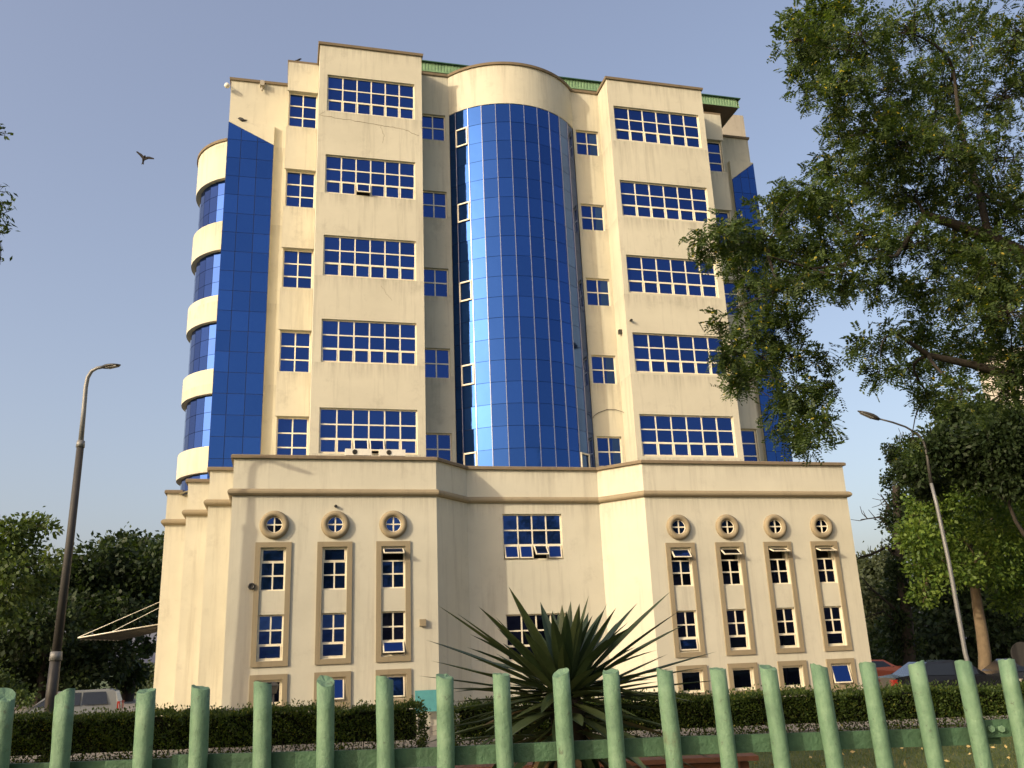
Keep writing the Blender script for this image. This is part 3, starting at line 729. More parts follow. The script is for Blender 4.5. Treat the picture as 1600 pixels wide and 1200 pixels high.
def connect(mb, rng, root, rootr, clumps, thin=.012, sag=.12):
    """branches: each clump joins the nearest point already on the tree"""
    nodes = [(np.array(root, float), rootr)]
    for c, r in sorted(clumps, key=lambda q: np.linalg.norm(np.array(q[0]) - nodes[0][0])):
        c = np.array(c); best = min(nodes, key=lambda q: np.linalg.norm(q[0]-c) + .35*np.linalg.norm(q[0]-nodes[0][0]))
        p0, r0 = best; L = np.linalg.norm(c-p0)
        if L < 1e-3: continue
        ts = np.linspace(0, 1, 6); off = rng.normal(size=3)*L*.08; rs = max(min(r0*.62, .02*L+.03), thin)
        pts = [p0 + (c-p0)*t + off*math.sin(math.pi*t) + np.array([0, 0, sag*L*t*(1-t)]) + rng.normal(size=3)*L*.015*(0 < t < 1) for t in ts]
        mb.tube(pts, list(np.linspace(rs, rs*.45, 6)), 6, caps=False)
        for i in range(2, 6): nodes.append((pts[i], rs*(1-.55*ts[i])))
        for _ in range(5):
            e = c + rand_unit(rng, 1)[0]*r*.9; q = pts[rng.integers(3, 6)]; m_ = (q+e)/2 + rng.normal(size=3)*r*.12
            mb.tube([q, m_, e], [rs*.4, rs*.28, thin*.5], 4, caps=False)
def tree(name, label, base, top, trunk_r, clumps, n, length, width, leafm, bark, seed, group=None, cat='tree', flat=.75, twigs=14, extra=None):
    rng = np.random.default_rng(seed); base = np.array(base, float); r = empty(name, base); tag(r, label, cat, group)
    cl = [(np.array(c) - base, q) for c, q in clumps]; tp = np.array(top) - base
    mb = MB(); pts = []; N = 7
    for i in range(N):
        t = i/(N-1); pts.append(tp*t + rng.normal(size=3)*np.array([1, 1, 0])*trunk_r*.35*(0 < t < 1))
    mb.tube([pts[0] - [0, 0, .3]] + pts, [trunk_r*1.5, trunk_r*1.25] + list(np.linspace(trunk_r, trunk_r*.62, N-1)), 10, caps=False)
    connect(mb, rng, pts[-1], trunk_r*.7, cl, thin=trunk_r*.06)
    vv = crown_mesh(rng, cl, n, length, width, leafm, twigs, flat, raw=True)
    if extra:
        ex = [(np.array(c) - base, q) for c, q in extra[0]]; connect(mb, rng, np.array(extra[2]) - base, .05, ex, thin=.006)
        vv = np.concatenate([vv, crown_mesh(rng, ex, extra[1], .085, .032, leafm, 7, 1.0, raw=True)])
    mb.build('trunk', bark, r)
    link('crown', np_mesh('crown', vv, 4, leafm), r)
    return r
def pc(lst, D, jit=0, seed=0, dj=1.0):
    """clumps from (px,py,radius px) seen at distance about D"""
    g = random.Random(seed); out = []
    for px, py, rp in lst:
        d = D + g.uniform(-jit, jit); out.append((P(px, py, d), rp*d/FPX*dj))
    return out
def gb(px, D): q = P(px, 1000, D); return (q[0], D, gz(q[0], D))
GB = 'trees around the building'
# left background
tree('broadleaf_tree', 'tall dark leafy tree behind the lamp post, right beside the canopy', gb(205, 88), P(205, 960, 88), .5,
     pc([(150, 880, 38), (185, 860, 32), (215, 868, 34), (240, 880, 34), (262, 850, 20), (205, 910, 42), (160, 930, 42), (235, 925, 36), (125, 905, 30), (185, 960, 40), (150, 985, 40), (225, 960, 28), (130, 1030, 40), (180, 1020, 36), (195, 1050, 26), (235, 1005, 14)], 88, 5, 1), 17000, .55, .36, M_LEAF_DK, M_BARK, 21, GB)
tree('broadleaf_tree', 'dark rounded tree at the left behind the silver van', gb(70, 80), P(70, 1000, 80), .45,
     pc([(90, 910, 36), (50, 945, 40), (20, 985, 44), (80, 970, 46), (110, 950, 36), (40, 1030, 48), (95, 1030, 44), (0, 1040, 40), (70, 1060, 40), (-40, 1000, 50), (125, 1060, 34)], 80, 4, 2), 15000, .5, .33, M_LEAF_DK, M_BARK, 22, GB)
tree('broadleaf_tree', 'open leafy tree at the left edge with sky showing between its branches', gb(-35, 55), P(-20, 930, 55), .28,
     pc([(15, 825, 20), (48, 822, 20), (78, 826, 10), (10, 850, 22), (45, 858, 24), (80, 872, 14), (20, 885, 26), (60, 895, 22), (10, 920, 26), (-20, 870, 40), (45, 925, 22), (5, 955, 24), (-40, 920, 40)], 55, 2, 3), 5200, .36, .25, M_LEAF_MID, M_BARK, 23, GB)
tree('broadleaf_tree', 'small far flat-topped tree seen under the canopy', gb(217, 150), P(217, 1062, 150), .4,
     pc([(203, 1056, 13), (217, 1049, 14), (232, 1054, 13), (192, 1066, 9), (241, 1062, 9), (217, 1060, 10)], 150, 2, 4), 3200, .55, .4, M_LEAF_FAR, M_BARK, 24, GB)
def bush(label, clumps, n, length, width, mat, seed, group='bushes'):
    base = np.mean([np.array(c) for c, r in clumps], axis=0); base[2] = gz(base[0], base[1]); rng = np.random.default_rng(seed)
    r = empty('bush', base); tag(r, label, 'bush', group); cl = [(np.array(c)-base, q) for c, q in clumps]
    for c, q in cl:
        mb = MB(); mb.tube([(c[0]*.25, c[1]*.25, -.1), (c[0]*.6, c[1]*.6, c[2]*.5), tuple(c)], [.06, .045, .02], 5, caps=False); mb.build('stem', M_BARK, r)
    link('foliage', crown_mesh(rng, cl, n, length, width, mat, name='foliage'), r)
bush('wide pale green bush in the gap between the left trees and the building', pc([(185, 1085, 15), (205, 1080, 16), (225, 1082, 15), (243, 1086, 14), (165, 1092, 13)], 110, 3, 5), 3500, .35, .25, M_LEAF_FAR, 31)
bush('yellowish bush at the far left in front of the dark trees', pc([(0, 1078, 22), (22, 1085, 18), (-25, 1070, 30), (38, 1090, 14)], 58, 2, 6), 3000, .22, .15, M_LEAF_MID, 32)
# right background
tree('broadleaf_tree', 'hazy mid green tree just right of the building behind the bare branches', gb(1362, 95), P(1362, 985, 95), .4,
     pc([(1350, 890, 22), (1372, 878, 22), (1388, 895, 24), (1350, 925, 28), (1378, 935, 32), (1356, 970, 32), (1385, 990, 34), (1360, 1015, 30), (1400, 1030, 30)], 95, 4, 7), 9000, .5, .33, M_LEAF_FAR, M_BARK, 25, GB)
tree('broadleaf_tree', 'dark spreading tree low behind the parked cars', gb(1470, 75), P(1470, 1000, 75), .45,
     pc([(1350, 1040, 34), (1400, 1010, 44), (1450, 980, 48), (1500, 990, 52), (1560, 975, 52), (1600, 1000, 50), (1430, 930, 40), (1480, 920, 44), (1550, 920, 48), (1620, 930, 50), (1420, 1040, 38), (1480, 1045, 40), (1545, 1040, 40), (1600, 1045, 40), (1480, 860, 50), (1540, 850, 50), (1600, 860, 50), (1450, 800, 40), (1520, 785, 50), (1590, 790, 50), (1560, 725, 46), (1505, 725, 42), (1615, 720, 46)], 75, 6, 8), 34000, .5, .33, M_LEAF_DK, M_BARK, 26, GB)
tree('broadleaf_tree', 'bright green tree with a bare tan trunk behind the dark cars', gb(1531, 40), P(1527, 880, 40), .28,
     pc([(1445, 790, 32), (1480, 760, 36), (1530, 770, 40), (1580, 760, 42), (1435, 840, 32), (1475, 830, 38), (1520, 840, 40), (1570, 830, 42), (1610, 840, 40), (1450, 885, 30), (1495, 890, 32), (1550, 890, 36), (1595, 900, 36), (1440, 930, 20), (1580, 940, 24), (1620, 760, 44)], 40, 2.5, 9), 20000, .20, .13, M_LEAF_BRIGHT, M_BARKTAN, 27, GB, twigs=10)
tree('broadleaf_tree', 'dark dense tree standing above the bright green tree at the right edge', gb(1640, 34), P(1625, 860, 34), .32,
     pc([(1430, 735, 26), (1465, 700, 34), (1510, 690, 40), (1560, 690, 44), (1605, 700, 44), (1490, 650, 28), (1540, 655, 32), (1590, 665, 36), (1530, 730, 40), (1590, 740, 44), (1640, 720, 50), (1455, 760, 22)], 34, 2, 10), 32000, .22, .13, M_LEAF_DK, M_BARK, 28, GB, twigs=10)
iv = tree('ivy_clad_tree', 'half bare tree with ivy up its trunk and dry branches reaching left', gb(1412, 46), P(1400, 760, 46), .30,
     pc([(1405, 715, 18), (1425, 735, 20), (1398, 750, 18), (1412, 780, 22), (1400, 815, 20), (1415, 850, 22), (1402, 890, 20), (1412, 930, 22), (1404, 970, 20), (1412, 1010, 22), (1390, 700, 10)], 46, .6, 11), 8000, .20, .13, M_LEAF_DK, M_BARK, 29, GB)
def bare(root, lists, D, seed):
    mb = MB(); rng = random.Random(seed); bo = np.array(root.location)
    def limb(pts, r0, r1):
        q = [P(x, y, D + rng.uniform(-.4, .4)) - bo for x, y in pts]; mb.tube(q, list(np.linspace(r0, r1, len(q))), 6, caps=False)
        return q
    for pts, r0, r1 in lists:
        q = limb(pts, r0, r1)
        for i in range(len(pts)-1):
            for _ in range(4):
                t = rng.random(); x = lerp(pts[i][0], pts[i+1][0], t); y = lerp(pts[i][1], pts[i+1][1], t)
                a = rng.uniform(2.2, 4.6); L = rng.uniform(8, 26)
                limb([(x, y), (x+L*.5*math.cos(a)+rng.uniform(-3, 3), y+L*.5*math.sin(a)), (x+L*math.cos(a+.2), y+L*math.sin(a+.2))], r1*1.0, .012)
    mb.build('bare_branch', M_BARK, root)
bare(iv, [([(1404, 870), (1385, 855), (1362, 866), (1340, 872)], .11, .03), ([(1402, 850), (1392, 825), (1375, 808), (1345, 812)], .09, .025), ([(1398, 815), (1388, 790), (1376, 772)], .07, .02),
          ([(1408, 960), (1385, 940), (1362, 920), (1345, 900)], .08, .02), ([(1410, 980), (1380, 955), (1350, 965)], .07, .02), ([(1402, 740), (1405, 700), (1412, 675)], .06, .015), ([(1420, 725), (1425, 695), (1420, 680)], .05, .015)], 46, 5)

# near-left tree whose outer sprays enter the picture at the left edge; it also shades the lawn
LT = [((-8.6, 6.0, 7.9), 1.4), ((-8.2, 8.6, 8.2), 1.1), ((-9.5, 9.5, 8.8), 1.8), ((-10.5, 6.0, 9.2), 1.9), ((-12, 8.5, 8.0), 1.9), ((-9.0, 4.0, 8.0), 1.7), ((-11.5, 3.5, 7.8), 1.9), ((-13.5, 6, 8.8), 1.8), ((-10.5, 7, 10.6), 1.7), ((-12.5, 10.5, 9), 1.6),
      ((-9.5, 11.5, 8.0), 1.5), ((-7.8, 4.8, 6.6), 1.1), ((-14, 9, 7), 1.5), ((-11, 12, 7), 1.5), ((-9.6, 2.2, 6.8), 1.3)]
tips = [(P(-2, 292, 8.6), .05), (P(6, 300, 8.6), .05), (P(-3, 315, 8.6), .07), (P(9, 320, 8.6), .05), (P(0, 335, 8.6), .08), (P(16, 329, 8.6), .05), (P(-4, 352, 8.7), .07), (P(12, 358, 8.7), .05), (P(-8, 325, 8.7), .10), (P(1, 392, 8.7), .03), (P(0, 405, 8.7), .03), (P(2, 198, 8.6), .03), (P(8, 210, 8.6), .03), (P(-20, 205, 8.6), .10), (P(-30, 310, 8.7), .2), (P(-40, 350, 8.7), .2)]
lt = tree('broadleaf_tree', 'near tree outside the left edge with leaf sprays reaching into the sky', (-10.8, 6.8, gz(-10.8, 6.8)), (-10.6, 6.9, 6.0), .3,
     LT, 26000, .16, .07, M_LEAF_MID, M_BARK, 41, GB, twigs=10, extra=(tips, 420, (-7.6, 7.6, 7.0)))
ring = ((0, 1, 0), (1, 1, .6), (2, 1, -.4), (3, 1, .5), (4, 1, .2), (5.2, 1, -.3), (.5, .3, 2.2), (2.5, .4, 2.0), (4.4, .4, 2.4), (.4, 1.3, -1.4), (1.4, 1.2, -1.2), (3.3, .5, -1), (5.6, .5, -.8))
ROAD = ((-15.5, -2.8, 8.6, 3.0, 'low broad tree nearest the left end of the fence, out of view'), (-20, 5.5, 11.0, 4.0, 'tall lawn tree left of the view shading the hedge'), (-28, 4.5, 11.5, 4.2, 'second tall lawn tree further left of the view'),
        (-36, 6, 11.0, 4.2, 'farthest left lawn tree outside the view'), (-24, -2, 10.5, 3.6, 'roadside tree left of and behind the view'), (7.5, -20, 11.5, 4.4, 'tall tree across the road mirrored in the left podium windows'),
        (19, -9, 10.5, 4.2, 'tree behind right mirrored in the middle podium window'), (31, 3, 11, 4.4, 'tree right of the view mirrored in the right podium windows'), (40, 7, 11, 4.6, 'outer tree right of the view beyond the mirrored one'))
for i, (x, y, h, rr, lab) in enumerate(ROAD):
    tree('broadleaf_tree', lab, (x, y, .9 if y < 8 else gz(x, y)), (x+.2, y+.2, h-3), .35,
         [((x + rr*math.cos(a+i)*k, y + rr*math.sin(a+i)*k, h + q), rr*.66) for a, k, q in ring], 12000, .38, .22, M_LEAF_MID, M_BARK, 42+i, 'roadside trees out of view')

# big pinnate-leaved tree on the right
def big_tree():
    rng = np.random.default_rng(77); base = np.array([14.5, 15.5, gz(14.5, 15.5)])
    r = empty('pinnate_tree', base); tag(r, 'large feathery leaved tree leaning in from the right over the tower', 'tree')
    L = [(1262, 30, 42), (1300, 25, 45), (1245, 62, 32), (1290, 80, 48), (1340, 60, 60), (1420, 50, 70), (1510, 50, 75), (1590, 60, 70), (1252, 105, 26), (1275, 128, 34), (1318, 135, 48), (1390, 140, 66), (1480, 140, 72), (1570, 150, 72),
         (1315, 195, 34), (1345, 210, 44), (1400, 225, 64), (1480, 240, 70), (1560, 250, 72), (1345, 275, 46), (1420, 305, 62), (1500, 318, 62), (1580, 335, 58), (1295, 262, 30), (1270, 290, 34), (1225, 300, 26), (1200, 322, 26), (1245, 330, 36), (1295, 320, 42),
         (1130, 362, 26), (1098, 374, 16), (1120, 392, 20), (1160, 368, 30), (1165, 410, 38), (1205, 372, 38), (1230, 405, 46), (1290, 380, 48), (1350, 370, 50), (1420, 385, 52), (1490, 395, 52), (1560, 410, 56), (1600, 440, 50), (1175, 452, 36), (1215, 455, 42), (1265, 445, 40), (1315, 430, 34), (1375, 440, 38), (1440, 450, 44), (1510, 460, 48), (1575, 490, 50),
         (1122, 505, 12), (1150, 545, 22), (1128, 560, 14), (1150, 590, 22), (1185, 510, 38), (1190, 560, 36), (1230, 510, 40), (1235, 560, 32), (1165, 600, 20), (1245, 605, 26), (1225, 635, 26), (1262, 640, 34), (1240, 672, 24), (1265, 690, 24), (1285, 668, 24), (1300, 600, 22), (1280, 560, 18), (1340, 540, 22), (1390, 525, 28), (1440, 515, 34), (1420, 575, 28), (1375, 580, 20), (1470, 560, 34), (1530, 545, 42), (1580, 560, 44), (1450, 615, 28), (1500, 610, 28), (1560, 620, 26), (1600, 600, 30), (1425, 690, 16)]
    g = random.Random(9); cl = []
    for px, py, rp in L:
        d = 12.6 + g.uniform(-1.3, 1.3) + max(0, (px-1300)/300.0)*1.0
        cl.append((P(px, py, d) - base, rp*1.05*d/FPX))
    # crown going on outside the frame, over and behind
    for _ in range(16):
        cl.append((np.array([g.uniform(9.0, 18.5), g.uniform(12, 20), g.uniform(8, 15)]) - base, g.uniform(.9, 1.4)))
    mb = MB()
    def limb(pts, r0, r1):
        mb.tube([np.array(p, float) for p in pts], list(np.linspace(r0, r1, len(pts))), 9, caps=False)
    trunk = [np.array([0, 0, -.3]), np.array([0, 0, 1.5]), np.array([-.3, 0, 3.2]), np.array([-.6, -.2, 4.6])]
    mb.tube(trunk, [.55, .42, .36, .32], 12, caps=False)
    l1 = [trunk[-1], P(1680, 440, 13.8)-base, P(1600, 400, 13.4)-base, P(1545, 372, 13.2)-base, P(1490, 350, 13.0)-base, P(1445, 335, 12.8)-base]
    l2 = [trunk[-1], P(1690, 640, 13.6)-base, P(1590, 590, 13.2)-base, P(1520, 570, 13.0)-base, P(1450, 555, 12.8)-base, P(1400, 520, 12.6)-base]
    l3 = [l1[3], P(1530, 300, 13.2)-base, P(1500, 200, 13.3)-base, P(1490, 110, 13.4)-base]
    l4 = [l1[5], P(1400, 400, 12.5)-base, P(1340, 410, 12.3)-base, P(1270, 420, 12.0)-base, P(1200, 400, 11.8)-base]
    limb(l1, .20, .05); limb(l2, .12, .025); limb(l3, .065, .025); limb(l4, .04, .012)
    nodes = [(p, .09) for p in l1[2:]] + [(p, .07) for p in l2[2:]] + [(p, .06) for p in l3] + [(p, .04) for p in l4[1:]]
    tw_ = []
    for c, q in sorted(cl, key=lambda s: min(np.linalg.norm(s[0]-n[0]) for n in nodes)):
        p0, r0 = min(nodes, key=lambda s: np.linalg.norm(s[0]-c)); Ld = np.linalg.norm(c-p0)
        if Ld > .02:
            ts = np.linspace(0, 1, 6); off = rng.normal(size=3)*Ld*.08; rs = max(min(r0*.6, .03), .007)
            pts = [p0 + (c-p0)*t + off*math.sin(math.pi*t) + np.array([0, 0, .12*Ld*t*(1-t)]) for t in ts]
            mb.tube(pts, list(np.linspace(rs, rs*.5, 6)), 5, caps=False); nodes += [(pts[i], rs*.7) for i in (3, 4, 5)]
        k = int(4 + 21*q*q/.16)
        for _ in range(min(k, 46)):
            d = rand_unit(rng, 1)[0]; d[2] *= .75; e = c + d*q*rng.uniform(.5, 1.45); m_ = (c+e)/2 + rng.normal(size=3)*q*.16
            mb.tube([c + rng.normal(size=3)*q*.1, m_, e], [.008, .0055, .0025], 3, caps=False); tw_.append((m_, e, q))
    mb.build('trunk', M_BARK, r)
    # compound leaves: several per twig, leaflets in pairs along a drooping rachis
    tips = np.array([t[1] for t in tw_]); mids = np.array([t[0] for t in tw_]); NL = 8
    rep = np.repeat(np.arange(len(tips)), NL); tt = rng.uniform(0.05, 1.05, len(rep))[:, None]
    org = mids[rep]*(1-tt) + tips[rep]*tt + rng.normal(size=(len(rep), 3))*.06
    dirv = (tips[rep]-mids[rep]); dirv /= np.linalg.norm(dirv, axis=1, keepdims=True)+1e-9
    dirv = dirv*.6 + rng.normal(size=dirv.shape)*.6; dirv[:, 2] -= .22; dirv /= np.linalg.norm(dirv, axis=1, keepdims=True)
    side = np.cross(dirv, np.array([0, 0, 1.0]) + rng.normal(size=dirv.shape)*.45); side /= np.linalg.norm(side, axis=1, keepdims=True)+1e-9
    RL = rng.uniform(.13, .24, len(rep)); out = []
    for k in range(6):
        f = (k+.8)/6.5
        for s in (-1, 1):
            base_ = org + dirv*(RL*f)[:, None] + np.array([0, 0, -1.0])*(RL*.25*f*f)[:, None]
            ld = side*s*.85 + dirv*.5; ld /= np.linalg.norm(ld, axis=1, keepdims=True)
            nn = np.cross(dirv, side) + rng.normal(size=dirv.shape)*.35; wv = np.cross(ld, nn); wv /= np.linalg.norm(wv, axis=1, keepdims=True)+1e-9
            LL = (rng.uniform(.042, .068, len(rep))*(1.15-.35*abs(f-.5)))[:, None]
            mid = base_ + ld*LL*.5
            out.append(np.stack([base_, mid+wv*LL*.24, base_+ld*LL, mid-wv*LL*.24], axis=1).reshape(-1, 3))
    me = np_mesh('crown', np.concatenate(out), 4, M_LEAF_BIG); link('crown', me, r)
    print('big tree leaflets', len(me.polygons))
big_tree()

# hedge
def hedge(label, x0, x1, y0, y1, h0, h1, seed):
    rng = np.random.default_rng(seed); r = empty('hedge', ((x0+x1)/2, (y0+y1)/2, 0)); tag(r, label, 'hedge', 'clipped hedges in front of the building'); c = np.array([(x0+x1)/2, (y0+y1)/2, 0])
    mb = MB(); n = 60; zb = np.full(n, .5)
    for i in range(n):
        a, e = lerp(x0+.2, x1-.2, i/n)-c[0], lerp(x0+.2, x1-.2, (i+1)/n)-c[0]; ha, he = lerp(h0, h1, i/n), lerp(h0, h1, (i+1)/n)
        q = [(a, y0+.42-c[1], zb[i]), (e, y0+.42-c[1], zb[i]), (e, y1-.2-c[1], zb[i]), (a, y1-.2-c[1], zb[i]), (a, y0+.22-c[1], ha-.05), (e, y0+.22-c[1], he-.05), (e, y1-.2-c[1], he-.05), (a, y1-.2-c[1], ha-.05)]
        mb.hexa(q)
    mb.build('shade_core', M_HEDGECORE, r)  # solid dark block inside the leaves, standing for the inner shade
    for x in np.arange(x0+.15, x1-.1, .28):
        yy = rng.uniform(y0+.35, y1-.35)-c[1]; st = MB(); st.tube([(x-c[0], yy, -.05), (x-c[0]+rng.uniform(-.1, .1), yy, .3), (x-c[0]+rng.uniform(-.2, .2), yy, .7)], [.02, .016, .01], 5, caps=False); st.build('stem', M_BARK, r)
    L = x1-x0; nf, ntp = int(L*1500), int(L*1000)
    wob = lambda x: .09*np.sin(x*1.7+seed)+.06*np.sin(x*4.1+1)+.05*np.sin(x*9.3+2*seed)+.03*np.sin(x*17.0)
    hx = lambda x: h0+(h1-h0)*(x-x0)/L + .5*wob(x)
    x = rng.uniform(x0, x1, nf); z = hx(x)*rng.uniform(0.0, 1.0, nf)**.72; keep = (z > .55) | (rng.random(nf) < .8); x, z = x[keep], z[keep]; nf = len(x); z = np.maximum(z, rng.uniform(.02, .4, nf)); y = y0 + np.abs(rng.normal(size=nf))*.17 + wob(x*1.3+z*2) + .05
    pf = np.stack([x, y, z], 1); df = np.array([0, -1, .35]) + rng.normal(size=(nf, 3))*.6
    x = rng.uniform(x0, x1, ntp); y = rng.uniform(y0, y1, ntp); pt_ = np.stack([x, y, hx(x) + rng.normal(size=ntp)*.035 + (rng.random(ntp) < .10)*rng.uniform(0, .20, ntp)], 1); dt = np.array([0, 0, 1.0]) + rng.normal(size=(ntp, 3))*.6
    ne = 700; ends = []
    for xe, s in ((x0, -1), (x1, 1)):
        z = rng.uniform(.15, 1, ne)*min(h0, h1); ends.append((np.stack([np.full(ne, xe) + rng.normal(size=ne)*.06, rng.uniform(y0, y1, ne), z], 1), np.array([s, 0, .3]) + rng.normal(size=(ne, 3))*.5))
    pos = np.concatenate([pf, pt_] + [e[0] for e in ends]) - c; d = np.concatenate([df, dt] + [e[1] for e in ends]); d /= np.linalg.norm(d, axis=1, keepdims=True)
    link('foliage', np_mesh('foliage', leaf_quads(rng, pos, d, .085, .05), 4, M_HEDGE), r)
hedge('clipped green hedge left of the path gap, below the portholes', -19.5, -2.95, 26.3, 27.6, 1.52, 1.32, 51)
hedge('clipped green hedge right of the path gap, running behind the spiky plant', -2.05, 24, 26.3, 27.6, 1.30, 1.12, 52)

# lawn grass
def grass():
    rng = np.random.default_rng(8); n = 110000
    x = rng.uniform(-12, 14, n); y = rng.uniform(9, 26, n); z = np.array([gz(a, c) for a, c in zip(x, y)])
    p = np.stack([x, y, z-.01], 1); h = rng.uniform(.04, .12, n)[:, None]; d = np.array([0, 0, 1.0]) + rng.normal(size=(n, 3))*.45; d /= np.linalg.norm(d, axis=1, keepdims=True)
    s = rand_unit(rng, n); s[:, 2] = 0; w = .008
    v = np.stack([p - s*w, p + s*w, p + d*h], 1).reshape(-1, 3)
    o = link('lawn_grass', np_mesh('lawn_grass', v, 3, M_GRASS)); tag(o, 'short rough lawn grass between the fence and the hedge', 'grass', None, 'stuff')
    n = 260; x = rng.uniform(-10, 13, n); y = rng.uniform(10, 25, n); p = np.stack([x, y, np.array([gz(a, c) for a, c in zip(x, y)])+.06], 1); d = rand_unit(rng, n); d[:, 2] *= .2; d /= np.linalg.norm(d, axis=1, keepdims=True)
    o = link('fallen_leaves', np_mesh('fallen_leaves', leaf_quads(rng, p, d, .12, .07), 4, mat_simple('dry_leaf', (.45, .34, .14), .8, 0, .3))); tag(o, 'dry yellow leaves scattered on the lawn', 'leaves', None, 'stuff')
grass()

# spiky agave-like plant
def agave():
    D = 10.2; c0 = P(885, 1092, D); base = np.array([c0[0], D, gz(c0[0], D)]); r = empty('spiky_plant', base); tag(r, 'big dark spiky plant with sword leaves in front of the podium', 'plant')
    cz_ = c0[2]-base[2]; rng = random.Random(4)
    b = MB(); b.tube([(0, 0, -.1), (.02, 0, cz_*.5), (0, 0, cz_-.1), (0, 0, cz_+.15)], [.2, .17, .2, .1], 10); b.build('stem', M_BARK, r)
    def blade(az, el, L, w, z0, droop, name='leaf', mat=None):
        mb = MB(); N = 8; d = np.array([math.cos(az)*math.cos(el), math.sin(az)*math.cos(el), math.sin(el)]); s = np.array([-math.sin(az), math.cos(az), 0]); up = np.cross(s, d)
        if up[2] < 0: up = -up
        prof = [.55, .62, .85, 1.0, .92, .72, .42, .0]; rows_ = []
        for i in range(N):
            t = i/(N-1); c = np.array([0, 0, z0]) + d*(.08 + L*t) + np.array([0, 0, -droop*L*t*t]); hw = w*.6*prof[i]
            rows_.append((c - s*hw + up*hw*.35, c, c + s*hw + up*hw*.35))
        for (a, b_, c), (a2, b2, c2) in zip(rows_[:-1], rows_[1:]):
            mb.quad(a, b_, b2, a2, 0, True); mb.quad(b_, c, c2, b2, 0, True)
        mb.build(name, mat or M_AGAVE, r)
    for (tx, ty, w) in ((683, 945, .12), (712, 957, .12), (745, 945, .13), (660, 998, .12), (672, 1032, .11), (652, 1056, .10), (722, 1020, .11), (780, 985, .12), (1000, 937, .12), (1050, 922, .15), (1068, 950, .12), (1075, 973, .14), (1120, 1018, .11), (1108, 1042, .10), (1135, 1062, .09), (950, 940, .12), (960, 955, .12), (975, 970, .12),
                        (843, 936, .12), (862, 948, .11), (878, 940, .12), (892, 935, .12), (906, 940, .12), (872, 955, .11), (885, 950, .12), (815, 960, .12), (830, 975, .13), (920, 955, .12), (935, 965, .13), (690, 1075, .1), (1090, 1085, .1), (700, 1110, .1), (1075, 1115, .1), (740, 1130, .09), (1040, 1140, .09)):
        e = P(tx, ty, D + rng.uniform(-.9, .9)) - base; s = e - np.array([0, 0, cz_]); L = np.linalg.norm(s); dr = rng.uniform(0, .07); s = s + np.array([0, 0, dr*L])
        blade(math.atan2(s[1], s[0]), math.asin(max(-1, min(1, s[2]/np.linalg.norm(s)))), L-.08, w, cz_, dr)
    for k in range(85):
        t = k/85; el = math.asin(lerp(-.28, .96, t**.9)); blade(k*2.39996 + rng.uniform(-.2, .2), el, rng.uniform(.85, 1.35) if el < 1.0 else rng.uniform(.8, 1.05), rng.uniform(.09, .14), cz_ + rng.uniform(-.12, .1), rng.uniform(0, .16))
    for k in range(46):
        blade(k*2.39996+.4, rng.uniform(-.42, .12), rng.uniform(.95, 1.5), rng.uniform(.11, .15), cz_ - rng.uniform(.05, .42), rng.uniform(.02, .22), 'leaf', M_AGAVEDRY if k % 9 == 4 else None)
    for k in range(34):
        blade(k*2.4, rng.uniform(-1.25, -.55), rng.uniform(.55, .95), .11, cz_-rng.uniform(.1, .45), rng.uniform(0, .25), 'leaf', M_AGAVEDRY if k % 2 else None)
agave()

# ------------------------------------------------------------------ street lamps
def poleP(px, py, D): return P(px, py, D)
lp = empty('street_lamp', gb(72, 28.5)); tag(lp, 'dark leaning street lamp in front of the left trees', 'street lamp', 'street lamps')
lo_ = np.array(lp.location); D = 28.5
q = [P(x, y, D) - lo_ for x, y in ((74, 1180), (80, 1090), (88, 1020))]; b = MB(); b.tube([np.array([0, 0, -.2]) + q[0]*0] + q, [.19, .18, .17, .16], 12); b.build('base_section', M_DARKMETAL, lp)
q = [P(x, y, D) - lo_ for x, y in ((87.5, 1026), (110, 840), (126, 694))]; b = MB(); b.tube(q, [.14, .125, .115], 12); po = b.build('pole', mat_simple('weathered_steel', (0.055, 0.05, 0.045), .65, .2), lp)
b = MB(); b.tube([P(86.8, 1032, D)-lo_, P(88.4, 1018, D)-lo_], [.19, .17], 12); b.tube([P(125.4, 699, D)-lo_, P(126.6, 689, D)-lo_], [.14, .125], 12); b.build('collar', M_GREYMETAL, lp)
q = [P(x, y, D) - lo_ for x, y in ((126, 694), (131, 640), (134, 605), (137, 590), (143, 580), (152, 575), (163, 573))]; b = MB(); b.tube(q, [.085, .075, .07, .065, .06, .055, .055], 10); b.build('arm', M_GREYMETAL, lp)
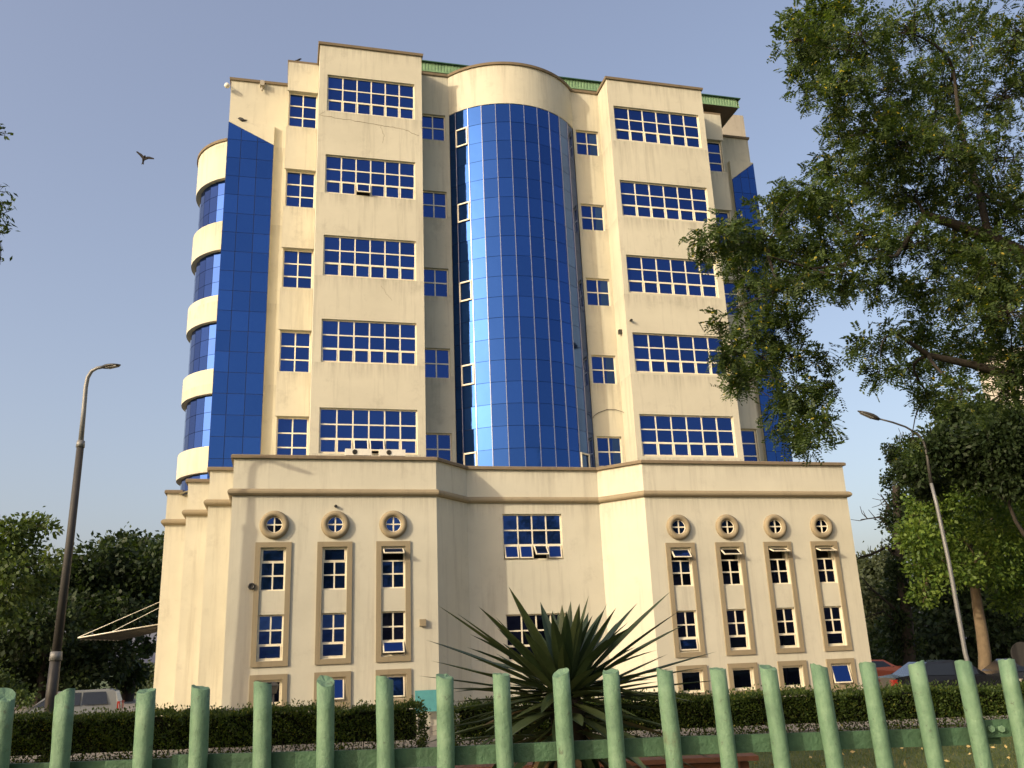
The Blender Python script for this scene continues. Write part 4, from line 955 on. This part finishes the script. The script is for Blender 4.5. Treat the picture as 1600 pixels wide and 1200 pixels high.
def lamp_head(parent, a, c, w=.16):
    a, c = np.array(a), np.array(c); d = c-a; L = np.linalg.norm(d); d /= L; s = np.cross(d, [0, 0, 1.0]); s /= np.linalg.norm(s); up = np.cross(s, d)
    b = MB(); N = 7; hw = [.45, .8, 1, 1, .9, .65, .2]; ht = [.5, .9, 1, .9, .75, .5, .15]; rings = []
    for i in range(N):
        p = a + d*L*i/(N-1); n0 = len(b.v); rings.append(n0)
        for j in range(10):
            w_ = 2*math.pi*j/10; zz = math.sin(w_); b.v.append(tuple(p + s*w*hw[i]*math.cos(w_) + up*w*.6*ht[i]*(zz if zz > 0 else zz*.4)))
    for r0, r1 in zip(rings[:-1], rings[1:]):
        for j in range(10): b.f.append((r0+j, r0+(j+1) % 10, r1+(j+1) % 10, r1+j)); b.m.append(0); b.sm.append(True)
    b.f.append(tuple(rings[0]+j for j in range(10))[::-1]); b.m.append(0); b.sm.append(False); b.f.append(tuple(rings[-1]+j for j in range(10))); b.m.append(0); b.sm.append(False)
    h = b.build('lamp_head', M_DARKMETAL, parent)
    b = MB(); p0 = a + d*L*.3 - up*w*.28; p1 = a + d*L*.85 - up*w*.22
    b.hexa([tuple(p0 - s*w*.6), tuple(p0 + s*w*.6), tuple(p1 + s*w*.5), tuple(p1 - s*w*.5)] + [tuple(x + up*.03) for x in (p0 - s*w*.6, p0 + s*w*.6, p1 + s*w*.5, p1 - s*w*.5)]); b.build('lens', M_GREYMETAL, h)
lamp_head(lp, P(160, 575, D)-lo_, P(188, 570, D-.3)-lo_, .17)
lp2 = empty('street_lamp', gb(1513, 33)); tag(lp2, 'pale grey street lamp with a long curved arm at the right', 'street lamp', 'street lamps'); lo_ = np.array(lp2.location); D = 33
M_GALV = mat_simple('galvanised_steel', (0.20, 0.20, 0.195), .55, .4)
q = [P(x, y, D)-lo_ for x, y in ((1508, 1020), (1483, 880), (1464, 790), (1455, 755))]; b = MB(); b.tube([np.array([0., 0, 0])] + q, [.085, .078, .072, .066, .062], 10); b.build('pole', M_GALV, lp2)
q = [P(x, y, D)-lo_ for x, y in ((1455, 755), (1449, 715), (1444, 692), (1434, 678), (1415, 667), (1395, 660), (1372, 654))]; b = MB(); b.tube(q, [.065, .055, .045, .04, .035, .035, .03], 10); b.build('arm', M_DARKMETAL, lp2)
lamp_head(lp2, P(1374, 656, D)-lo_, P(1340, 642, D)-lo_, .20)

# ------------------------------------------------------------------ vehicles
def paint(name, col, rough=.25):
    m, t, b_ = newmat(name); setc(b_.inputs['Base Color'], col); b_.inputs['Roughness'].default_value = rough; b_.inputs['Metallic'].default_value = .35
    b_.inputs['Coat Weight'].default_value = .6; b_.inputs['Coat Roughness'].default_value = .08; return m
M_CARGLASS = paint('car_glass', (0.012, 0.014, 0.016), .06); M_RED = paint('red_lamp', (0.35, 0.03, 0.02), .2); M_AMBER = paint('clear_lamp', (0.7, 0.6, 0.5), .15); M_RIM = paint('alloy_rim', (.4, .4, .4), .35)
def vehicle(name, label, loc, rz, side, greenh, width, mat, wheels, wins, lamps, wr=.33, group='parked vehicles', cat='car'):
    """side: outline (x,z) of the body seen from the side; greenh: z above which the sides lean in"""
    r = empty(name, loc, rz); tag(r, label, cat, group); mb = MB(); hw = width/2
    def yy(z): return hw if z <= greenh else hw - (z-greenh)*.28
    n = len(side); A = [(x, -yy(z), z) for x, z in side]; B = [(x, yy(z), z) for x, z in side]
    mb.poly(A); mb.poly(B[::-1])
    for i in range(n): j = (i+1) % n; mb.quad(A[i], B[i], B[j], A[j])
    bo = mb.build('body', mat, r); md = bo.modifiers.new('bevel', 'BEVEL'); md.width = .05; md.segments = 3; md.limit_method = 'ANGLE'; md.angle_limit = rad(25)
    for w in wins:
        for s in (-1, 1):
            q = MB(); q.poly([(x, s*(yy(z)+.008), z) for x, z in (w if s < 0 else w[::-1])]); q.build('side_window', M_CARGLASS, r)
    for x in wheels:
        for s in (-1, 1):
            b = MB(); b.tube([(x, s*(hw-.20), wr), (x, s*(hw+.01), wr)], [wr, wr], 22); ty = b.build('wheel', M_BLACK, r)
            b = MB(); b.tube([(x, s*(hw-.02), wr), (x, s*(hw+.022), wr)], [wr*.62, wr*.58], 16); b.build('rim', M_RIM, ty)
    for (x, z, dx, dz, m_, nm) in lamps:
        for s in (-1, 1):
            b = MB(); b.box(x-dx, x+dx, s*(hw-.16)-.13, s*(hw-.16)+.165, z-dz, z+dz); b.build(nm, m_, r)
    return r
van_side = [(-2.25, .35), (-2.3, .65), (-2.2, .95), (-1.75, 1.08), (-.95, 1.72), (-.6, 1.80), (1.7, 1.82), (2.05, 1.70), (2.28, 1.05), (2.3, .45), (2.2, .32)]
vc = P(113, 1110, 48)
vehicle('parked_van', 'silver van parked at the left under the dark trees', (vc[0], 48, .03), rad(16), van_side, 1.02, 1.75, paint('shaded_silver_paint', (.16, .17, .17), .35), (-1.45, 1.45),  # silver darkened in its paint colour for the tree shade over the van
        [[(-1.55, 1.1), (-.55, 1.1), (-.55, 1.68), (-.88, 1.66)], [(-.45, 1.1), (.45, 1.1), (.45, 1.7), (-.45, 1.69)], [(.55, 1.1), (1.75, 1.1), (1.6, 1.7), (.55, 1.7)]], [(-2.22, .82, .06, .1, M_AMBER, 'headlight'), (2.25, 1.0, .06, .2, M_RED, 'tail_light')], cat='van')
sed = [(-2.3, .3), (-2.35, .6), (-2.2, .85), (-1.1, .98), (-.5, 1.42), (.1, 1.50), (.95, 1.46), (1.6, 1.08), (2.25, 1.0), (2.35, .7), (2.3, .32)]
sw = [[(-.98, 1.02), (-.05, 1.02), (-.05, 1.42), (-.42, 1.38)], [(.05, 1.02), (1.35, 1.05), (.9, 1.38), (.05, 1.42)]]
lm = [(-2.27, .72, .08, .09, M_AMBER, 'headlight'), (2.27, .85, .08, .1, M_RED, 'tail_light')]
c1 = P(1478, 1060, 38)
k1 = vehicle('parked_car', 'black car parked behind the right hedge below the pale street lamp', (c1[0], 38, .03), rad(183), sed, .98, 1.78, paint('black_paint', (.012, .013, .017)), (-1.4, 1.4), sw, lm)
k1.scale = (1.1, 1.05, 1.18)
c2 = P(1618, 1055, 39)
k2 = vehicle('parked_car', 'dark car cut by the right edge beside the black car', (c2[0], 39, .03), rad(186), sed, .98, 1.78, paint('dark_grey_paint', (.03, .03, .033)), (-1.4, 1.4), sw, lm)
k2.scale = (1.1, 1.05, 1.15)
c3 = P(1352, 1048, 60)
vehicle('parked_car', 'orange red car half hidden behind the black car', (c3[0], 60, .03), rad(4), sed, .98, 1.78, paint('orange_paint', (.55, .11, .04)), (-1.4, 1.4), sw, lm)
# white small sign board far right
r = empty('road_sign', gb(1594, 36)); tag(r, 'round grey sign on a post at the right edge', 'sign'); q = P(1597, 1022, 36) - np.array(r.location); b = MB(); b.tube([(0, 0, 0), (0, 0, q[2])], [.03, .03], 8); b.build('post', M_GREYMETAL, r); b = MB(); b.tube([(q[0], -.06, q[2]), (q[0], -.035, q[2])], [.45, .45], 24); b.build('disc', M_DARKMETAL, r)

# ------------------------------------------------------------------ bench board, birds
bn = empty('garden_bench', P(930, 1190, 13.0)); q0 = np.array(bn.location); g0 = gz(q0[0], 13.0); bn.location.z = g0; tag(bn, 'rusty brown plank bench on the lawn behind the fence', 'bench')
zt = q0[2]-g0
b = MB(); b.box(-2.1, 2.15, -.18, .18, zt-.05, zt+.01); b.build('seat', M_RUST, bn)
b = MB(); b.box(-2.0, 2.05, -.02, .22, zt-.22, zt-.08); b.build('apron', M_RUST, bn)
for x in (-1.8, 0, 1.85):
    b = MB(); b.box(x-.06, x+.06, -.12, .15, -.1, zt-.052); b.build('leg', M_RUST, bn)
def bird(label, loc, pts_w, scale, rz):
    pass
def kite():
    D = 45; c = P(226, 246, D); r = empty('flying_bird', c); tag(r, 'dark bird of prey gliding in the open sky', 'bird')
    mb = MB(); e = lambda px, py, dd=0: P(px, py, D+dd) - c
    # body
    mb.tube([e(223.3, 254.5), e(224, 250, .05), e(225, 247, .05), e(226, 244.5), e(227, 243)], [.03, .07, .09, .07, .03], 8)
    # wings with thickness, swept
    def wing(pl):
        for (a, b_, w0, w1) in pl:
            a = np.array(a); b_ = np.array(b_); n = np.array([0.12, .9, .42]); n /= np.linalg.norm(n); t = np.array([0, .02, .0])
            d = (b_-a)/np.linalg.norm(b_-a); s = np.cross(d, np.array([0, 1.0, 0])); s /= np.linalg.norm(s)
            q = [a - s*w0, b_ - s*w1, b_ + s*w1, a + s*w0]; mb.hexa([tuple(x-t) for x in q] + [tuple(x+t) for x in q])
    wing([(e(225, 248), e(220.5, 242.5), .085, .075), (e(220.5, 242.5), e(213.5, 237), .075, .035)])
    wing([(e(225, 248.5), e(231.5, 246.3), .09, .08), (e(231.5, 246.3), e(240.5, 248), .08, .03)])
    q = [e(224.6, 252), e(222.6, 252), e(220.8, 257), e(223, 256), e(224.6, 257.4)]
    mb.poly([tuple(x) for x in q]); mb.poly([tuple(x+np.array([0, .02, 0])) for x in q][::-1])
    mb.build('body', mat_simple('dark_feather', (.012, .010, .009), .9), r)
kite()
def perched(label, loc, rz, s=1.0):
    r = empty('perched_bird', loc, rz); tag(r, label, 'bird', 'perched birds'); b = MB()
    b.tube([(-.30*s, 0, .08*s), (-.12*s, 0, .12*s), (0, 0, .18*s), (.10*s, 0, .25*s), (.15*s, 0, .30*s), (.20*s, 0, .30*s), (.26*s, 0, .28*s)], [.02*s, .05*s, .09*s, .08*s, .055*s, .045*s, .008*s], 8)
    b.tube([(0, -.03*s, .12*s), (0, -.03*s, 0)], [.012*s, .012*s], 5); b.tube([(0, .03*s, .12*s), (0, .03*s, 0)], [.012*s, .012*s], 5)
    b.build('body', M_BLACK, r)
perched('small dark bird perched on top of the left glass screen', bw(-.75, 5.5, 27.72), TH+2.6, .95)
perched('tiny dark bird on the coping left of the highest block', bw(1.8, 3.75, ZT+.15), TH, .55)

# ------------------------------------------------------------------ green fence in the foreground
fence = empty('picket_fence', (0, 2.7, .9)); tag(fence, 'green painted pipe fence across the foreground', 'fence'); fo = np.array(fence.location)
pk = [(8, 1083, -.10, 30), (102, 1080, -.075, 28), (229, 1076, -.06, 27), (314, 1071, -.045, 26.5), (411, 1065, -.013, 26.5), (509, 1061, -.005, 26), (601, 1058, .01, 25.5), (695, 1053, .013, 25), (783, 1050, .045, 25), (876, 1048, .062, 25), (954, 1046, .073, 24.5), (1038, 1043, .108, 24), (1121, 1042, .125, 24), (1200, 1040, .15, 24), (1279, 1038, .165, 24), (1355, 1035, .18, 24), (1431, 1033, .198, 24), (1504, 1031, .208, 24), (1572, 1028, .20, 24), (-75, 1086, -.1, 30), (1650, 1024, .22, 24)]
def fdist(px): return lerp(2.5, 2.95, (px)/1600.0)
frng = np.random.default_rng(3)
for px, py, sl_, wpx in pk:
    D = fdist(px); top = P(px, py+3, D); bot = P(px + sl_*160, py+163, D); d = (bot-top); d = d/d[2]
    low = top + d*(0.85 - top[2]); R_ = .0247
    mb = MB(); N = 22; zs = np.linspace(0, 1, N); k = 18; n0 = len(mb.v)
    axis = (top-low)/np.linalg.norm(top-low); a = np.cross(axis, [0, 1.0, 0]); a /= np.linalg.norm(a); c = np.cross(axis, a)
    slant = frng.normal(size=2)*.22
    for i, t in enumerate(zs):
        tt_ = t if t < .85 else t
        for j in range(k):
            w = 2*math.pi*j/k; rr = R_*(1 + .035*frng.normal()); p = low + (top-low)*tt_ + rr*(a*math.cos(w) + c*math.sin(w))
            if i == N-1: p = p + axis*(R_*(slant[0]*math.cos(w) + slant[1]*math.sin(w)) + .0012*frng.normal())
            mb.v.append(tuple(p-fo))
    for i in range(N-1):
        for j in range(k): j2 = (j+1) % k; mb.f.append((n0+i*k+j, n0+i*k+j2, n0+(i+1)*k+j2, n0+(i+1)*k+j)); mb.m.append(0); mb.sm.append(True)
    # flat crimped cap slightly sunk
    n1 = len(mb.v); ctr = top - axis*.004 - fo
    mb.v.append(tuple(ctr))
    for j in range(k): mb.f.append((n0+(N-1)*k+j, n0+(N-1)*k+(j+1) % k, n1)); mb.m.append(0); mb.sm.append(False)
    mb.build('picket', M_FENCE, fence)
def rail(pts, h, th, behind):
    mb = MB(); up = np.array([0, 0, h/2]); n = np.array([0, 1.0, 0])
    for (a, c) in zip(pts[:-1], pts[1:]):
        a = a + n*behind - fo; c = c + n*behind - fo
        mb.hexa([a-up, c-up, c-up+n*th, a-up+n*th, a+up, c+up, c+up+n*th, a+up+n*th])
    mb.build('rail', M_RAIL, fence)
rail([P(-120, 1218, fdist(-120)), P(290, 1203, fdist(290))], .052, .012, .040)
rail([P(262, 1197, fdist(262)), P(620, 1187, fdist(620)), P(1050, 1167, fdist(1050)), P(1570, 1150, fdist(1570))], .05, .012, .028)
rail([P(1538, 1140, fdist(1538)), P(1760, 1128, fdist(1760))], .05, .012, .012)
for px, py in ((1550, 1139), (1566, 1139)):
    p = P(px, py, fdist(px)) + np.array([0, .012, 0]) - fo; b = MB(); b.tube([p, p + np.array([0, -.012, 0])], [.011, .010], 6); b.build('bolt', M_FENCE, fence)
b = MB(); b.box(-9, 9, 2.45, 3.15, -.2, .92); o = b.build('fence_plinth', M_GREYWALL); tag(o, 'low rendered plinth wall carrying the green fence', 'wall')
